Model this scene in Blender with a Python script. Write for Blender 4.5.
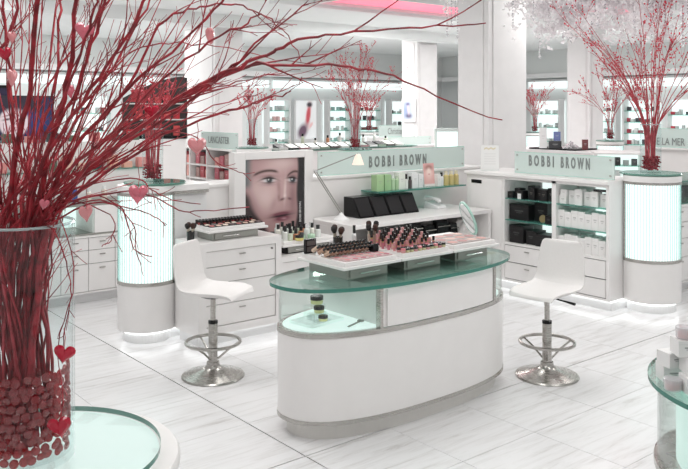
import bpy, math, random
from mathutils import Vector, Matrix
R = math.radians
PI = math.pi
for o in list(bpy.data.objects):
    bpy.data.objects.remove(o)
scene = bpy.context.scene
C = scene.collection
# ------------------------------------------------------------------ camera
# store axes: +x runs along the back arm of the stand, +y away from the camera to the left
cam_d = bpy.data.cameras.new('camera'); cam = bpy.data.objects.new('camera', cam_d); C.objects.link(cam)
cam.location = (0, 0, 2.0); cam.rotation_euler = (R(90), 0, R(-39.2))
cam_d.sensor_fit = 'HORIZONTAL'; cam_d.sensor_width = 36; cam_d.lens = 800 / 688 * 36
cam_d.shift_y = -(234.5 - 108) / 688
cam_d.clip_start = 0.05; cam_d.clip_end = 100
scene.camera = cam
# ------------------------------------------------------------------ world, light, exposure
w = bpy.data.worlds.new('world'); scene.world = w; w.use_nodes = True
w.node_tree.nodes['Background'].inputs[0].default_value = (1.0, 0.985, 0.975, 1)
w.node_tree.nodes['Background'].inputs[1].default_value = 0.68
vs = scene.view_settings
vs.view_transform = 'Standard'; vs.look = 'None'; vs.gamma = 1.0; vs.use_curve_mapping = False
vs.exposure = 0.0
CEIL = 3.7
def added_fill(x, y, sx, sy, power):  # added area light under the ceiling, with no fitting of its own
    d = bpy.data.lights.new('ceiling_fill_light', 'AREA'); d.shape = 'RECTANGLE'; d.size = sx; d.size_y = sy
    d.energy = power; d.color = (1.0, 0.985, 0.97)
    o = bpy.data.objects.new('ceiling_fill_light', d); C.objects.link(o); o.location = (x, y, CEIL - 0.03)
LP = 40
for (x, y) in ((1.2, 2.4), (4.6, 1.2), (2.0, 6.0), (5.4, 4.8), (8.4, 2.2), (5.2, 8.6), (9.2, 6.0)):
    added_fill(x, y, 1.3, 1.3, LP)
for (x, y) in ((6.5, 15.5), (11.5, 14.5), (15.5, 10.5), (17.0, 6.0), (2.5, 12.0), (10.5, 10.8)):  # stronger added lights that brighten the far walls and ceiling
    added_fill(x, y, 1.3, 1.3, LP * 3.0)

# ------------------------------------------------------------------ materials
def nt(name):
    m = bpy.data.materials.new(name); m.use_nodes = True
    n = m.node_tree.nodes; l = m.node_tree.links
    return m, n, l, n['Principled BSDF']
def mat(name, col, rough=0.4, metal=0.0, spec=0.5, grain=0.0, gscale=8.0, bump=0.0):
    """plain paint with a little procedural variation"""
    m, n, l, b = nt(name)
    b.inputs['Roughness'].default_value = rough; b.inputs['Metallic'].default_value = metal
    b.inputs['Specular IOR Level'].default_value = spec
    tc = n.new('ShaderNodeTexCoord'); nz = n.new('ShaderNodeTexNoise')
    nz.inputs['Scale'].default_value = gscale; nz.inputs['Detail'].default_value = 4
    l.new(tc.outputs['Object'], nz.inputs['Vector'])
    mx = n.new('ShaderNodeMix'); mx.data_type = 'RGBA'
    g = grain if grain else 0.03
    mx.inputs['A'].default_value = (*[c * (1 - g) for c in col], 1)
    mx.inputs['B'].default_value = (*[min(1, c * (1 + g)) for c in col], 1)
    l.new(nz.outputs['Fac'], mx.inputs['Factor']); l.new(mx.outputs['Result'], b.inputs['Base Color'])
    if bump:
        bp = n.new('ShaderNodeBump'); bp.inputs['Strength'].default_value = bump; bp.inputs['Distance'].default_value = 0.01
        l.new(nz.outputs['Fac'], bp.inputs['Height']); l.new(bp.outputs['Normal'], b.inputs['Normal'])
    return m
def emit(name, col, s):
    m, n, l, b = nt(name)
    b.inputs['Base Color'].default_value = (*[c * .4 for c in col], 1); b.inputs['Roughness'].default_value = .4
    b.inputs['Emission Color'].default_value = (*col, 1); b.inputs['Emission Strength'].default_value = s
    return m
def glass(name, tint, gloss=1.0, body=0.0, bcol=(1, 1, 1)):
    """thin clear sheet: tinted see-through with a Fresnel mirror, optional milky body"""
    m, n, l, b = nt(name); n.remove(b); out = n['Material Output']
    tr = n.new('ShaderNodeBsdfTransparent'); tr.inputs[0].default_value = (*tint, 1)
    gl = n.new('ShaderNodeBsdfGlossy'); gl.inputs['Roughness'].default_value = 0.03
    lw = n.new('ShaderNodeLayerWeight'); lw.inputs[0].default_value = .5
    pw = n.new('ShaderNodeMath'); pw.operation = 'POWER'; pw.inputs[1].default_value = 4.0; l.new(lw.outputs['Facing'], pw.inputs[0])
    mu = n.new('ShaderNodeMath'); mu.operation = 'MULTIPLY_ADD'; mu.use_clamp = True; mu.inputs[1].default_value = .7 * min(gloss, 1.3); mu.inputs[2].default_value = .035 * gloss
    l.new(pw.outputs[0], mu.inputs[0])
    mx = n.new('ShaderNodeMixShader'); l.new(mu.outputs[0], mx.inputs[0])
    src = tr
    if body:
        df = n.new('ShaderNodeBsdfDiffuse'); df.inputs[0].default_value = (*bcol, 1)
        m2 = n.new('ShaderNodeMixShader'); m2.inputs[0].default_value = body
        l.new(tr.outputs[0], m2.inputs[1]); l.new(df.outputs[0], m2.inputs[2]); src = m2
    l.new(src.outputs[0], mx.inputs[1]); l.new(gl.outputs[0], mx.inputs[2]); l.new(mx.outputs[0], out.inputs[0])
    return m
def marble_mat():
    m, n, l, b = nt('white_marble')
    geo = n.new('ShaderNodeNewGeometry'); oi = n.new('ShaderNodeObjectInfo')
    mp = n.new('ShaderNodeMapping'); mp.inputs['Rotation'].default_value = (0, 0, R(-8)); mp.inputs['Scale'].default_value = (0.8, 8.0, 1)
    ad = n.new('ShaderNodeVectorMath'); ad.operation = 'MULTIPLY_ADD'
    l.new(oi.outputs['Random'], ad.inputs[0]); ad.inputs[1].default_value = (7, 13, 0); l.new(geo.outputs['Position'], ad.inputs[2])
    l.new(ad.outputs[0], mp.inputs[0])
    nz = n.new('ShaderNodeTexNoise'); nz.inputs['Scale'].default_value = 2.2; nz.inputs['Detail'].default_value = 9; nz.inputs['Roughness'].default_value = .68; nz.inputs['Distortion'].default_value = .5
    l.new(mp.outputs[0], nz.inputs['Vector'])
    cr = n.new('ShaderNodeValToRGB'); e = cr.color_ramp.elements
    e[0].position = .30; e[0].color = (.58, .56, .555, 1); e[1].position = .54; e[1].color = (.82, .815, .825, 1)
    x = e.new(.42); x.color = (.75, .742, .745, 1)
    l.new(nz.outputs['Fac'], cr.inputs[0]); l.new(cr.outputs[0], b.inputs['Base Color'])
    b.inputs['Roughness'].default_value = .22; b.inputs['Specular IOR Level'].default_value = .5
    return m
def bark_mat(name, c1, c2):
    m, n, l, b = nt(name)
    tc = n.new('ShaderNodeTexCoord'); nz = n.new('ShaderNodeTexNoise'); nz.inputs['Scale'].default_value = 22; nz.inputs['Detail'].default_value = 3
    l.new(tc.outputs['Object'], nz.inputs['Vector'])
    cr = n.new('ShaderNodeValToRGB'); e = cr.color_ramp.elements
    e[0].position = .38; e[0].color = (*c1, 1); e[1].position = .62; e[1].color = (*c2, 1)
    l.new(nz.outputs['Fac'], cr.inputs[0]); l.new(cr.outputs[0], b.inputs['Base Color']); b.inputs['Roughness'].default_value = .5
    return m
def brushed(name, col, rough=.3):
    m, n, l, b = nt(name)
    b.inputs['Metallic'].default_value = 1; b.inputs['Base Color'].default_value = (*col, 1)
    tc = n.new('ShaderNodeTexCoord'); mp = n.new('ShaderNodeMapping'); mp.inputs['Scale'].default_value = (4, 4, 160)
    nz = n.new('ShaderNodeTexNoise'); nz.inputs['Scale'].default_value = 3
    l.new(tc.outputs['Object'], mp.inputs[0]); l.new(mp.outputs[0], nz.inputs['Vector'])
    mr = n.new('ShaderNodeMapRange'); mr.inputs['To Min'].default_value = rough - .08; mr.inputs['To Max'].default_value = rough + .1
    l.new(nz.outputs['Fac'], mr.inputs['Value']); l.new(mr.outputs[0], b.inputs['Roughness'])
    return m
def print_mat(name, rough=.35, emission=0.0):
    m, n, l, b = nt(name)
    a = n.new('ShaderNodeVertexColor'); a.layer_name = 'print'
    l.new(a.outputs['Color'], b.inputs['Base Color']); b.inputs['Roughness'].default_value = rough
    if emission:
        l.new(a.outputs['Color'], b.inputs['Emission Color']); b.inputs['Emission Strength'].default_value = emission
    return m
M = {}
M['white'] = mat('white_lacquer', (.815, .795, .785), .28)
M['white2'] = mat('white_paint', (.80, .80, .80), .55)
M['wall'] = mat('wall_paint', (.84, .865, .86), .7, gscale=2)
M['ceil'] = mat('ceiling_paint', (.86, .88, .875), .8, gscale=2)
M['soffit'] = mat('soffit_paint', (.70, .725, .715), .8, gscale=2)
M['stone'] = mat('pillar_stone', (.80, .785, .785), .45, grain=.06, gscale=5)
M['joint'] = mat('joint_grout', (.33, .29, .27), .9)
M['marble'] = marble_mat()
M['steel'] = brushed('brushed_steel', (.46, .445, .42), .26)
M['chrome'] = mat('chrome', (.80, .80, .80), .1, 1)
M['alu'] = brushed('dull_aluminium', (.36, .36, .335), .42)
M['black'] = mat('black_plastic', (.007, .007, .008), .22, spec=.25)
M['blackm'] = mat('black_matt_card', (.010, .009, .010), .45, spec=.2)
M['gap'] = mat('shadow_gap_grey', (.18, .17, .165), .8)
M['leather'] = mat('white_leatherette', (.80, .775, .765), .45, bump=.08, gscale=60)
M['glass'] = glass('clear_glass', (.955, .985, .975), 1.0)
M['vase'] = glass('vase_glass', (.965, .985, .985), .55)
M['teal'] = glass('tinted_glass', (.62, .86, .78), 1.0)
M['tedge'] = mat('glass_edge_green', (.045, .20, .155), .12)
M['frost'] = glass('frosted_glass', (.88, .96, .93), .7, .80, (.70, .795, .765))
M['letter'] = mat('dark_grey_lettering', (.22, .24, .235), .5)
M['lit'] = emit('lit_diffuser', (.93, 1.0, .985), .98)
M['lit2'] = emit('lit_shelf_back', (.86, 1.0, .965), 1.0)
M['farlit'] = emit('lit_wall_panel', (.90, 1.0, .99), .95)
M['led'] = emit('plinth_light_strip', (.97, 1.0, 1.0), 3.2)
M['rib'] = glass('ribbed_glass', (.72, .87, .85), .8, .22, (.50, .68, .65))
M['pinkneon'] = emit('pink_cove_light', (1.0, .22, .33), .95)
M['shade'] = emit('lamp_shade_opal', (1.0, .80, .68), .75)
M['red'] = bark_mat('red_painted_bark', (.17, .006, .012), (.40, .018, .032))
M['red2'] = bark_mat('red_twig_bark', (.30, .02, .03), (.52, .055, .075))
M['red3'] = bark_mat('pink_red_twig_bark', (.42, .06, .075), (.62, .16, .17))
M['bud'] = mat('red_bead', (.62, .03, .06), .25)
M['whitebud'] = mat('white_petal', (.86, .82, .83), .45)
M['crystal'] = glass('crystal_bead', (.97, .97, .98), 2.2, .5, (.9, .88, .9))
M['disc'] = glass('red_glass_disc', (.80, .10, .13), 2.4, .45, (.42, .010, .022))
M['heartpink'] = glass('pink_heart_glass', (.95, .45, .52), 1.5, .62, (.80, .23, .30))
M['heartred'] = glass('red_heart_glass', (.80, .08, .14), 1.5, .72, (.56, .012, .045))
M['heartpale'] = glass('pale_pink_heart_glass', (.98, .62, .66), 1.5, .62, (.88, .42, .43))
M['shelfglass'] = glass('green_shelf_glass', (.50, .80, .72), 1.0, .30, (.20, .55, .47))
M['plinthmat'] = mat('plinth_cream', (.74, .72, .69), .45)
M['lit3'] = emit('lit_display_floor', (.86, 1.0, .97), .72)
M['topglass'] = glass('counter_top_glass', (.80, .93, .89), 1.2, .07, (.25, .45, .38))
M['tedge2'] = glass('green_glass_disc', (.45, .70, .62), 1.0, .45, (.25, .45, .39))
M['fedge'] = mat('pale_green_glass_edge', (.42, .66, .58), .2)
M['rimglass'] = glass('bright_rim_glass', (.85, .95, .95), 2.0, .35, (.75, .85, .85))
M['lit4'] = emit('lit_table_drum', (.80, .99, .94), .6)
def petal_mat():
    m, n, l, b = nt('blossom_petal'); n.remove(b)
    d = n.new('ShaderNodeBsdfDiffuse'); d.inputs[0].default_value = (.96, .93, .945, 1); t = n.new('ShaderNodeBsdfTranslucent'); t.inputs[0].default_value = (.97, .94, .955, 1)
    mx = n.new('ShaderNodeMixShader'); mx.inputs[0].default_value = .5; l.new(d.outputs[0], mx.inputs[1]); l.new(t.outputs[0], mx.inputs[2]); l.new(mx.outputs[0], n['Material Output'].inputs[0]); return m
M['petal'] = petal_mat()
M['mirror'] = mat('mirror', (.9, .93, .93), .03, 1)
PAL = {}
def pm(col, rough=.35, metal=0):
    k = (col, rough, metal)
    if k not in PAL: PAL[k] = mat('product_%02x%02x%02x' % tuple(int(min(1, c) * 255) for c in col), col, rough, metal)
    return PAL[k]

# ------------------------------------------------------------------ mesh helpers
class MB:
    def __init__(s): s.v = []; s.f = []; s.m = []
    def add(s, vs, fs, mi=0):
        b = len(s.v); s.v += [tuple(p) for p in vs]
        for f in fs: s.f.append(tuple(i + b for i in f)); s.m.append(mi)
        return s
    def box(s, x0, y0, z0, x1, y1, z1, mi=0):
        v = [(x, y, z) for z in (z0, z1) for y in (y0, y1) for x in (x0, x1)]
        return s.add(v, [(0, 2, 3, 1), (4, 5, 7, 6), (0, 1, 5, 4), (2, 6, 7, 3), (0, 4, 6, 2), (1, 3, 7, 5)], mi)
    def prism(s, pts, z0, z1, mi=0, side=None, cap=True):
        n = len(pts); v = [(x, y, z0) for x, y in pts] + [(x, y, z1) for x, y in pts]
        b = len(s.v); s.v += v; sd = mi if side is None else side
        for i in range(n):
            j = (i + 1) % n; s.f.append((b + i, b + j, b + n + j, b + n + i)); s.m.append(sd)
        if cap:
            s.f.append(tuple(b + i for i in reversed(range(n)))); s.m.append(mi)
            s.f.append(tuple(b + n + i for i in range(n))); s.m.append(mi)
        return s
    def strip(s, pts, z0, z1, t, mi=0, closed=False):
        """upright band of thickness t following pts (thickness to the left of the path)"""
        n = len(pts); off = []
        for i in range(n):
            a = Vector(pts[(i - 1) % n] if (closed or i > 0) else pts[i]); c = Vector(pts[(i + 1) % n] if (closed or i < n - 1) else pts[i])
            d = (c - a).normalized(); off.append((pts[i][0] - d.y * t, pts[i][1] + d.x * t))
        v = []
        for i in range(n):
            v += [(*pts[i], z0), (*pts[i], z1), (*off[i], z1), (*off[i], z0)]
        fs = []
        for i in range(n if closed else n - 1):
            j = (i + 1) % n
            for k in range(4): fs.append((i * 4 + k, i * 4 + (k + 1) % 4, j * 4 + (k + 1) % 4, j * 4 + k))
        if not closed: fs += [(0, 1, 2, 3), ((n - 1) * 4 + 3, (n - 1) * 4 + 2, (n - 1) * 4 + 1, (n - 1) * 4)]
        return s.add(v, fs, mi)
    def lathe(s, prof, c=(0, 0, 0), n=20, mi=0, close=False):
        v = []; fs = []; k = len(prof)
        for i in range(n):
            a = 2 * PI * i / n
            for r, z in prof: v.append((c[0] + r * math.cos(a), c[1] + r * math.sin(a), c[2] + z))
        for i in range(n):
            j = (i + 1) % n
            for q in range(k if close else k - 1):
                p = (q + 1) % k
                fs.append((i * k + q, j * k + q, j * k + p, i * k + p))
        if not close:
            if prof[0][0] > 1e-6: fs.append(tuple(i * k for i in reversed(range(n))))
            if prof[-1][0] > 1e-6: fs.append(tuple(i * k + k - 1 for i in range(n)))
        return s.add(v, fs, mi)
    def cyl(s, x, y, z0, z1, r, n=12, mi=0): return s.lathe([(r, z0), (r, z1)], (x, y, 0), n, mi)
    def tube(s, pts, rad, n=5, mi=0, cap=True):
        pts = [Vector(p) for p in pts]; m = len(pts)
        if m < 2: return s
        rr = rad if isinstance(rad, (list, tuple)) else [rad] * m
        v = []; fs = []
        up = Vector((0.31, 0.17, 0.93))
        for i in range(m):
            t = (pts[min(i + 1, m - 1)] - pts[max(i - 1, 0)])
            if t.length < 1e-9: t = Vector((0, 0, 1))
            t.normalize(); a = t.cross(up)
            if a.length < .05: a = t.cross(Vector((1, 0, 0)))
            a.normalize(); b2 = t.cross(a)
            for k in range(n):
                an = 2 * PI * k / n; v.append(pts[i] + (a * math.cos(an) + b2 * math.sin(an)) * rr[i])
        for i in range(m - 1):
            for k in range(n):
                k2 = (k + 1) % n; fs.append((i * n + k, i * n + k2, (i + 1) * n + k2, (i + 1) * n + k))
        if cap: fs += [tuple(reversed(range(n))), tuple((m - 1) * n + k for k in range(n))]
        return s.add(v, fs, mi)
    def mesh(s, name, mats, smooth=False, off=(0, 0, 0)):
        me = bpy.data.meshes.new(name)
        me.from_pydata([(a - off[0], b - off[1], c - off[2]) for a, b, c in s.v], [], s.f)
        for m_ in (mats if isinstance(mats, (list, tuple)) else [mats]): me.materials.append(m_)
        for p, mi in zip(me.polygons, s.m): p.material_index = mi; p.use_smooth = smooth
        return me
    def build(s, name, mats, parent=None, smooth=False, world=True, bevel=0.0):
        off = Vector((0, 0, 0)); q = parent
        while q is not None and world: off += q.location; q = q.parent
        me = s.mesh(name, mats, smooth, off)
        o = bpy.data.objects.new(name, me); C.objects.link(o)
        if parent: o.parent = parent
        if bevel:
            b = o.modifiers.new('bevel', 'BEVEL'); b.width = bevel; b.segments = 2; b.limit_method = 'ANGLE'; b.angle_limit = R(50)
        if smooth:
            try: me.set_sharp_from_angle(angle=R(40))
            except Exception: pass
        return o
def tag(o, label=None, cat=None, group=None, kind=None):
    if label: o['label'] = label
    if cat: o['category'] = cat
    if group: o['group'] = group
    if kind: o['kind'] = kind
    return o
def thing(name, label, cat, loc=(0, 0, 0), rz=0, group=None):
    o = bpy.data.objects.new(name, None); C.objects.link(o); o.location = loc; o.rotation_euler = (0, 0, rz); o.empty_display_size = .05
    return tag(o, label, cat, group)
def inst(me, name, loc, rz=0, label=None, cat=None, group=None, rot=None, scale=None, parent=None):
    o = bpy.data.objects.new(name, me); C.objects.link(o); o.location = loc
    o.rotation_euler = rot if rot else (0, 0, rz)
    if scale: o.scale = scale
    if parent: o.parent = parent
    return tag(o, label, cat, group)
def text_mesh(body, wd, ht, depth=.004, bold=0.0, space=1.0):
    """flat raised lettering scaled to wd x ht, lying in local x / z, facing -y"""
    cu = bpy.data.curves.new('lettering', 'FONT'); cu.body = body; cu.extrude = .02; cu.offset = bold; cu.resolution_u = 3; cu.space_character = space
    t = bpy.data.objects.new('lettering', cu); C.objects.link(t)
    dg = bpy.context.evaluated_depsgraph_get(); me = bpy.data.meshes.new_from_object(t.evaluated_get(dg))
    bpy.data.objects.remove(t)
    xs = [v.co.x for v in me.vertices]; ys = [v.co.y for v in me.vertices]
    x0, x1, y0, y1 = min(xs), max(xs), min(ys), max(ys)
    for v in me.vertices:
        x, y, z = v.co
        v.co = ((x - x0) / (x1 - x0) * wd, -(z / .02) * depth / 2, (y - y0) / (y1 - y0) * ht)
    me.materials.clear(); me.materials.append(M['letter'])
    return me
def arc(cx, cy, r, a0, a1, n): return [(cx + r * math.cos(R(a0 + (a1 - a0) * i / n)), cy + r * math.sin(R(a0 + (a1 - a0) * i / n))) for i in range(n + 1)]
FW = Vector((math.sin(R(39.2)), math.cos(R(39.2)), 0)); RT = Vector((math.cos(R(39.2)), -math.sin(R(39.2)), 0))
def at(lat, up, depth):
    """point `depth` metres into the room on the view axis, with sideways / vertical slopes"""
    return Vector((0, 0, 2)) + (FW + RT * lat + Vector((0, 0, up))) * depth
def P(px, py, depth): return at((px - 344) / 800, -(py - 108) / 800, depth)

# ================================================================== SETTING
fb = MB().box(-6, -4, -.10, 24, 24, -.012); floor = tag(fb.build('floor', M['joint']), kind='structure')
TX, TY = .648, .619
X0, Y0 = 2.733, 3.70
tiles = []
for i in range(-13, 31):
    for j in range(-12, 30):
        xa = X0 + i * TX; ya = Y0 + j * TY
        cx, cy = xa + TX / 2, ya + TY / 2
        D = cx * FW.x + cy * FW.y; L = cx * RT.x + cy * RT.y
        infr = D > 3.0 and abs(L / D) < .52
        tiles.append((not infr, D if infr else 99 + abs(D), xa, ya, i, j))
tiles.sort()
tm = {}
rest = MB()
for k, (nf, D, xa, ya, i, j) in enumerate(tiles):
    g = .0016
    gl = .0055 if i == 0 else g; gr = .0055 if i == -1 else g
    gb = .0055 if j == 0 else g; gt = .0055 if j == -1 else g
    if k < 300 and not nf:
        key = (gl, gr, gb, gt)
        if key not in tm:
            tm[key] = MB().box(gl, gb, -.012, TX - gr, TY - gt, 0).mesh('floor_tile', M['marble'])
        inst(tm[key], 'floor_tile', (xa, ya, 0), parent=floor)
    else:
        rest.box(xa + gl, ya + gb, -.012, xa + TX - gr, ya + TY - gt, 0)
tag(rest.build('floor_tile_field', M['marble'], floor), kind='stuff')

cl = MB()
cl.box(-6, -4, CEIL, 24, 24, CEIL + .1)
ceil_o = tag(cl.build('ceiling', M['ceil']), kind='structure')
FY, FX = 19.8, 20.6
tag(MB().box(-6, FY, 0, FX, FY + .1, CEIL).build('wall_back', M['wall']), kind='structure')
tag(MB().box(FX, -4, 0, FX + .1, FY, CEIL).build('wall_right', M['wall']), kind='structure')
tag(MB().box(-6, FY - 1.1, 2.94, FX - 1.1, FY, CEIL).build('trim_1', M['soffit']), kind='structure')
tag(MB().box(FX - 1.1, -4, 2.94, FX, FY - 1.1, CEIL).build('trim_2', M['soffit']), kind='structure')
tag(MB().box(-6, FY - 1.2, 2.88, FX - 1.2, FY - 1.1, 3.02).build('trim_3', M['white2']), kind='structure')
tag(MB().box(FX - 1.2, -4, 2.88, FX - 1.1, FY - 1.2, 3.02).build('trim_4', M['white2']), kind='structure')
# ceiling steps seen as long pale lines
tag(MB().box(3.0, 12.6, CEIL - .22, 15.0, 12.8, CEIL).build('trim_5', M['ceil']), kind='structure')
tag(MB().box(6.8, 10.0, CEIL - .12, 10.8, 10.12, CEIL).build('trim_6', M['ceil']), kind='structure')
# lit glass strips over the wall shelving
for k, (x0, x1) in enumerate(((3.0, 9.0), (9.2, 13.2), (13.4, 16.2), (16.5, 18.6))):
    t = thing('light_strip', ['long lit strip over the far wall shelves at the left edge', 'lit strip over the far wall behind the white pillar on the left',
              'lit strip over the lit wall bays left of the middle', 'short lit strip on the far wall behind the slim pillar'][k], 'strip light', (x0, FY - .12, 2.60), 0, 'strip lights over the wall shelving')
    MB().box(x0, FY - .12, 2.60, x1, FY - .02, 2.82).build('diffuser', M['farlit'], t)
    MB().box(x0, FY - .16, 2.82, x1, FY - .003, 2.88).build('housing', M['white2'], t)
for k, (y0, y1) in enumerate(((9.8, 13.5), (14.4, 15.9))):
    t = thing('light_strip', ['lit strip high on the far right wall behind the red branches', 'short lit strip right of the marble pillar on the far right wall'][k], 'strip light', (FX - .12, y0, 2.60), 0, 'strip lights over the wall shelving')
    MB().box(FX - .12, y0, 2.60, FX - .02, y1, 2.82).build('diffuser', M['farlit'], t)
    MB().box(FX - .16, y0, 2.82, FX - .003, y1, 2.88).build('housing', M['white2'], t)
# pink coves in the ceiling
for (x0, y0, x1, y1, lb) in ((7.6, 8.9, 10.5, 9.92, 'pink glowing ceiling cove above the middle of the hall'), (11.2, 6.9, 12.6, 7.85, 'pink glowing ceiling cove behind the white blossoms')):
    t = thing('cove_light', lb, 'ceiling light', (x0, y0, CEIL - .05), 0)
    MB().box(x0, y0, CEIL - .02, x1, y1, CEIL - .004).build('glow_panel', M['pinkneon'], t)
    fr = MB(); e = .06
    for a in ((x0 - e, y0 - e, x1 + e, y0), (x0 - e, y1, x1 + e, y1 + e), (x0 - e, y0, x0, y1), (x1, y0, x1 + e, y1)): fr.box(a[0], a[1], CEIL - .07, a[2], a[3], CEIL)
    fr.build('frame', M['white2'], t)

def pillar(name, label, x0, y0, x1, y1, z0=0, panel=.08):
    t = thing(name, label, 'pillar', (x0, y0, 0), 0); t['kind'] = 'structure'
    MB().box(x0, y0, z0, x1, y1, CEIL).build('shaft', M['stone'], t)
    p = panel; e = .012
    MB().box(x0 + p, y0 - e, 1.0, x1 - p, y0, CEIL - .25).build('front_panel', M['stone'], t, bevel=.006)
    MB().box(x0 - e, y0 + p, 1.0, x0, y1 - p, CEIL - .25).build('side_panel', M['stone'], t, bevel=.006)
    MB().box(x0 - .04, y0 - .04, CEIL - .14, x1 + .04, y1 + .04, CEIL).build('capital', M['white2'], t, bevel=.01)
    MB().box(x0 - .03, y0 - .03, 0, x1 + .03, y1 + .03, .12).build('foot', M['stone'], t, bevel=.008)
    return t
pillar('pillar_stone', 'tall pale marble pillar at the corner of the stand', 7.85, 6.72, 8.61, 7.24)
pillar('pillar_stone', 'broad white pillar behind the glass sign on the left', 7.69, 13.3, 8.3, 14.5)
pillar('pillar_stone', 'slim white pillar with a small framed picture', 12.65, 12.91, 13.29, 13.40)
pillar('pillar_stone', 'white pillar behind the branches between the two right vases', 14.6, 9.75, 15.1, 10.3)

# ================================================================== STAND: towers
def tower(label, cx, cy, face, dw=.15, back=.02, r=.26, disc=(0, 0)):
    """round drum whose centre stands dw in front of a flat wall; back = depth of the block behind"""
    t = thing('light_tower', label, 'light tower', (cx, cy, 0), 0)
    be = math.degrees(math.asin(dw / r))
    def outline(rr, n=36):
        b2 = math.degrees(math.asin(min(.95, dw / rr)))
        a = arc(0, 0, rr, face - 90 - b2, face + 90 + b2, n)
        d = (math.cos(R(face)), math.sin(R(face))); e0 = a[0]; e1 = a[-1]
        a += [(e1[0] - d[0] * back, e1[1] - d[1] * back), (e0[0] - d[0] * back, e0[1] - d[1] * back)]
        return [(cx + x, cy + y) for x, y in a]
    MB().prism(outline(r - .05), 0, .085).build('plinth', M['white2'], t)
    MB().prism(outline(r - .03), .085, .10).build('plinth_light', M['led'], t)
    MB().prism(outline(r), .10, .49).build('drum', M['white'], t, smooth=True)
    MB().prism(outline(r + .004), .49, .52).build('metal_band', M['steel'], t)
    MB().prism(outline(r - .03), .52, 1.25).build('core', M['white2'], t)
    a = arc(cx, cy, r - .008, face - 86 - be, face + 86 + be, 48)
    lp = MB().strip(a, .52, 1.25, .02).build('light_panel', M['lit'], t)
    rb = MB()
    for k in range(40):
        an = R(face - 84 - be + (168 + 2 * be) * k / 39); x = cx + (r - .006) * math.cos(an); y = cy + (r - .006) * math.sin(an)
        rb.cyl(x, y, .522, 1.248, .0045, 5)
    rb.build('ribs', M['rib'], lp)
    for s in (-88 - be, 88 + be):
        x = cx + (r - .004) * math.cos(R(face + s)); y = cy + (r - .004) * math.sin(R(face + s))
        MB().cyl(x, y, .52, 1.25, .010, 8).build('edge_strip', M['steel'], t)
    MB().prism(outline(r + .002), 1.25, 1.275).build('metal_band', M['steel'], t)
    MB().prism(outline(r + .004), 1.275, 1.335).build('cap', M['white'], t, bevel=.008)
    MB().lathe([(0, 0), (r + .01, 0), (r + .014, .004), (r + .014, .010), (r + .01, .014), (0, .014)], (cx + disc[0], cy + disc[1], 1.343), 40).build('glass_disc', M['tedge2'], t)
    sp = MB()
    for k in range(3): sp.cyl(cx + .15 * math.cos(k * 2.1), cy + .15 * math.sin(k * 2.1), 1.335, 1.343, .015, 10)
    sp.build('spacer', M['chrome'], t)
    return t
tower('round-ended tower with a glowing ribbed panel beside the left stool', 3.085, 6.50, 180, .155, .34, .253, (.07, 0))
tower('round-ended tower with a glowing ribbed panel at the right end of the shelves', 7.43, 4.26, 270, .15, .004, .285)

# ================================================================== STAND: cabinets
def knob_mesh():
    return MB().box(-.03, -.018, -.005, .03, -.011, .005).box(-.024, -.012, -.004, -.018, 0, .004).box(.018, -.012, -.004, .024, 0, .004).mesh('handle', M['steel'])
KNOB = knob_mesh()
def drawers(t, specs, y=0.0, name='drawer', world=False):
    """specs: x0,x1,z0,z1 list of local fronts, each a part with a handle sub-part"""
    for (x0, x1, z0, z1) in specs:
        d = MB().box(x0 + .003, y - .014, z0 + .003, x1 - .003, y + .004, z1 - .003).build(name, M['white'], t, world=False, bevel=.002)
        inst(KNOB, 'handle', ((x0 + x1) / 2, y - .014, z1 - .045 if z1 - z0 > .1 else (z0 + z1) / 2), parent=d)
def cabinet(label, loc, rz, wd, dp, ht, specs, toe=.10, group=None, light=True, name='drawer_cabinet', top=True):
    t = thing(name, label, 'cabinet', loc, rz, group)
    MB().box(.04, .06, 0, wd - .0, dp, toe - .015).build('plinth', M['white2'], t, world=False)
    if light: MB().box(.03, .045, toe - .015, wd, dp - .1, toe).build('plinth_light', M['led'], t, world=False)
    MB().box(0, .012, toe, wd, dp, ht).build('carcass', M['white'], t, world=False)
    xs0 = min(s[0] for s in specs); xs1 = max(s[1] for s in specs); zs0 = min(s[2] for s in specs); zs1 = max(s[3] for s in specs)
    MB().box(xs0, .004, zs0, xs1, .012, zs1).build('reveal', M['gap'], t, world=False)
    f = MB(); f.box(0, -.02, toe, xs0 - .002, .012, ht).box(xs1 + .002, -.02, toe, wd, .012, ht).box(xs0 - .002, -.02, toe, xs1 + .002, .012, zs0 - .002).box(xs0 - .002, -.02, zs1 + .002, xs1 + .002, .012, ht)
    f.build('face_frame', M['white'], t, world=False)
    drawers(t, specs, .004)
    return t
# drawers by the left stool
dz = [(.165, .345), (.345, .525), (.525, .665), (.665, .80)]
c = cabinet('white four-drawer cabinet behind the left stool', (3.24, 5.89, 0), 0, .83, .39, .87, [(.075, .77, a, b) for a, b in dz])
MB().cyl(.73, 0, 0, .012, .009, 10).build('lock', M['gap'], c, world=False).matrix_local = Matrix.Translation((0, -.01, .765)) @ Matrix.Rotation(R(90), 4, 'X')
MB().box(.36, .395, 0, .70, .70, .87).build('rear_block', M['white'], c, world=False)
# low desk in the well between the drawers and the raised counter
c = cabinet('low white desk section with drawers in the gap behind the oval counter', (4.075, 5.93, 0), 0, .82, .67, .66, [(.04, .78, .13, .37), (.04, .78, .37, .61)], name='desk_section')
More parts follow.
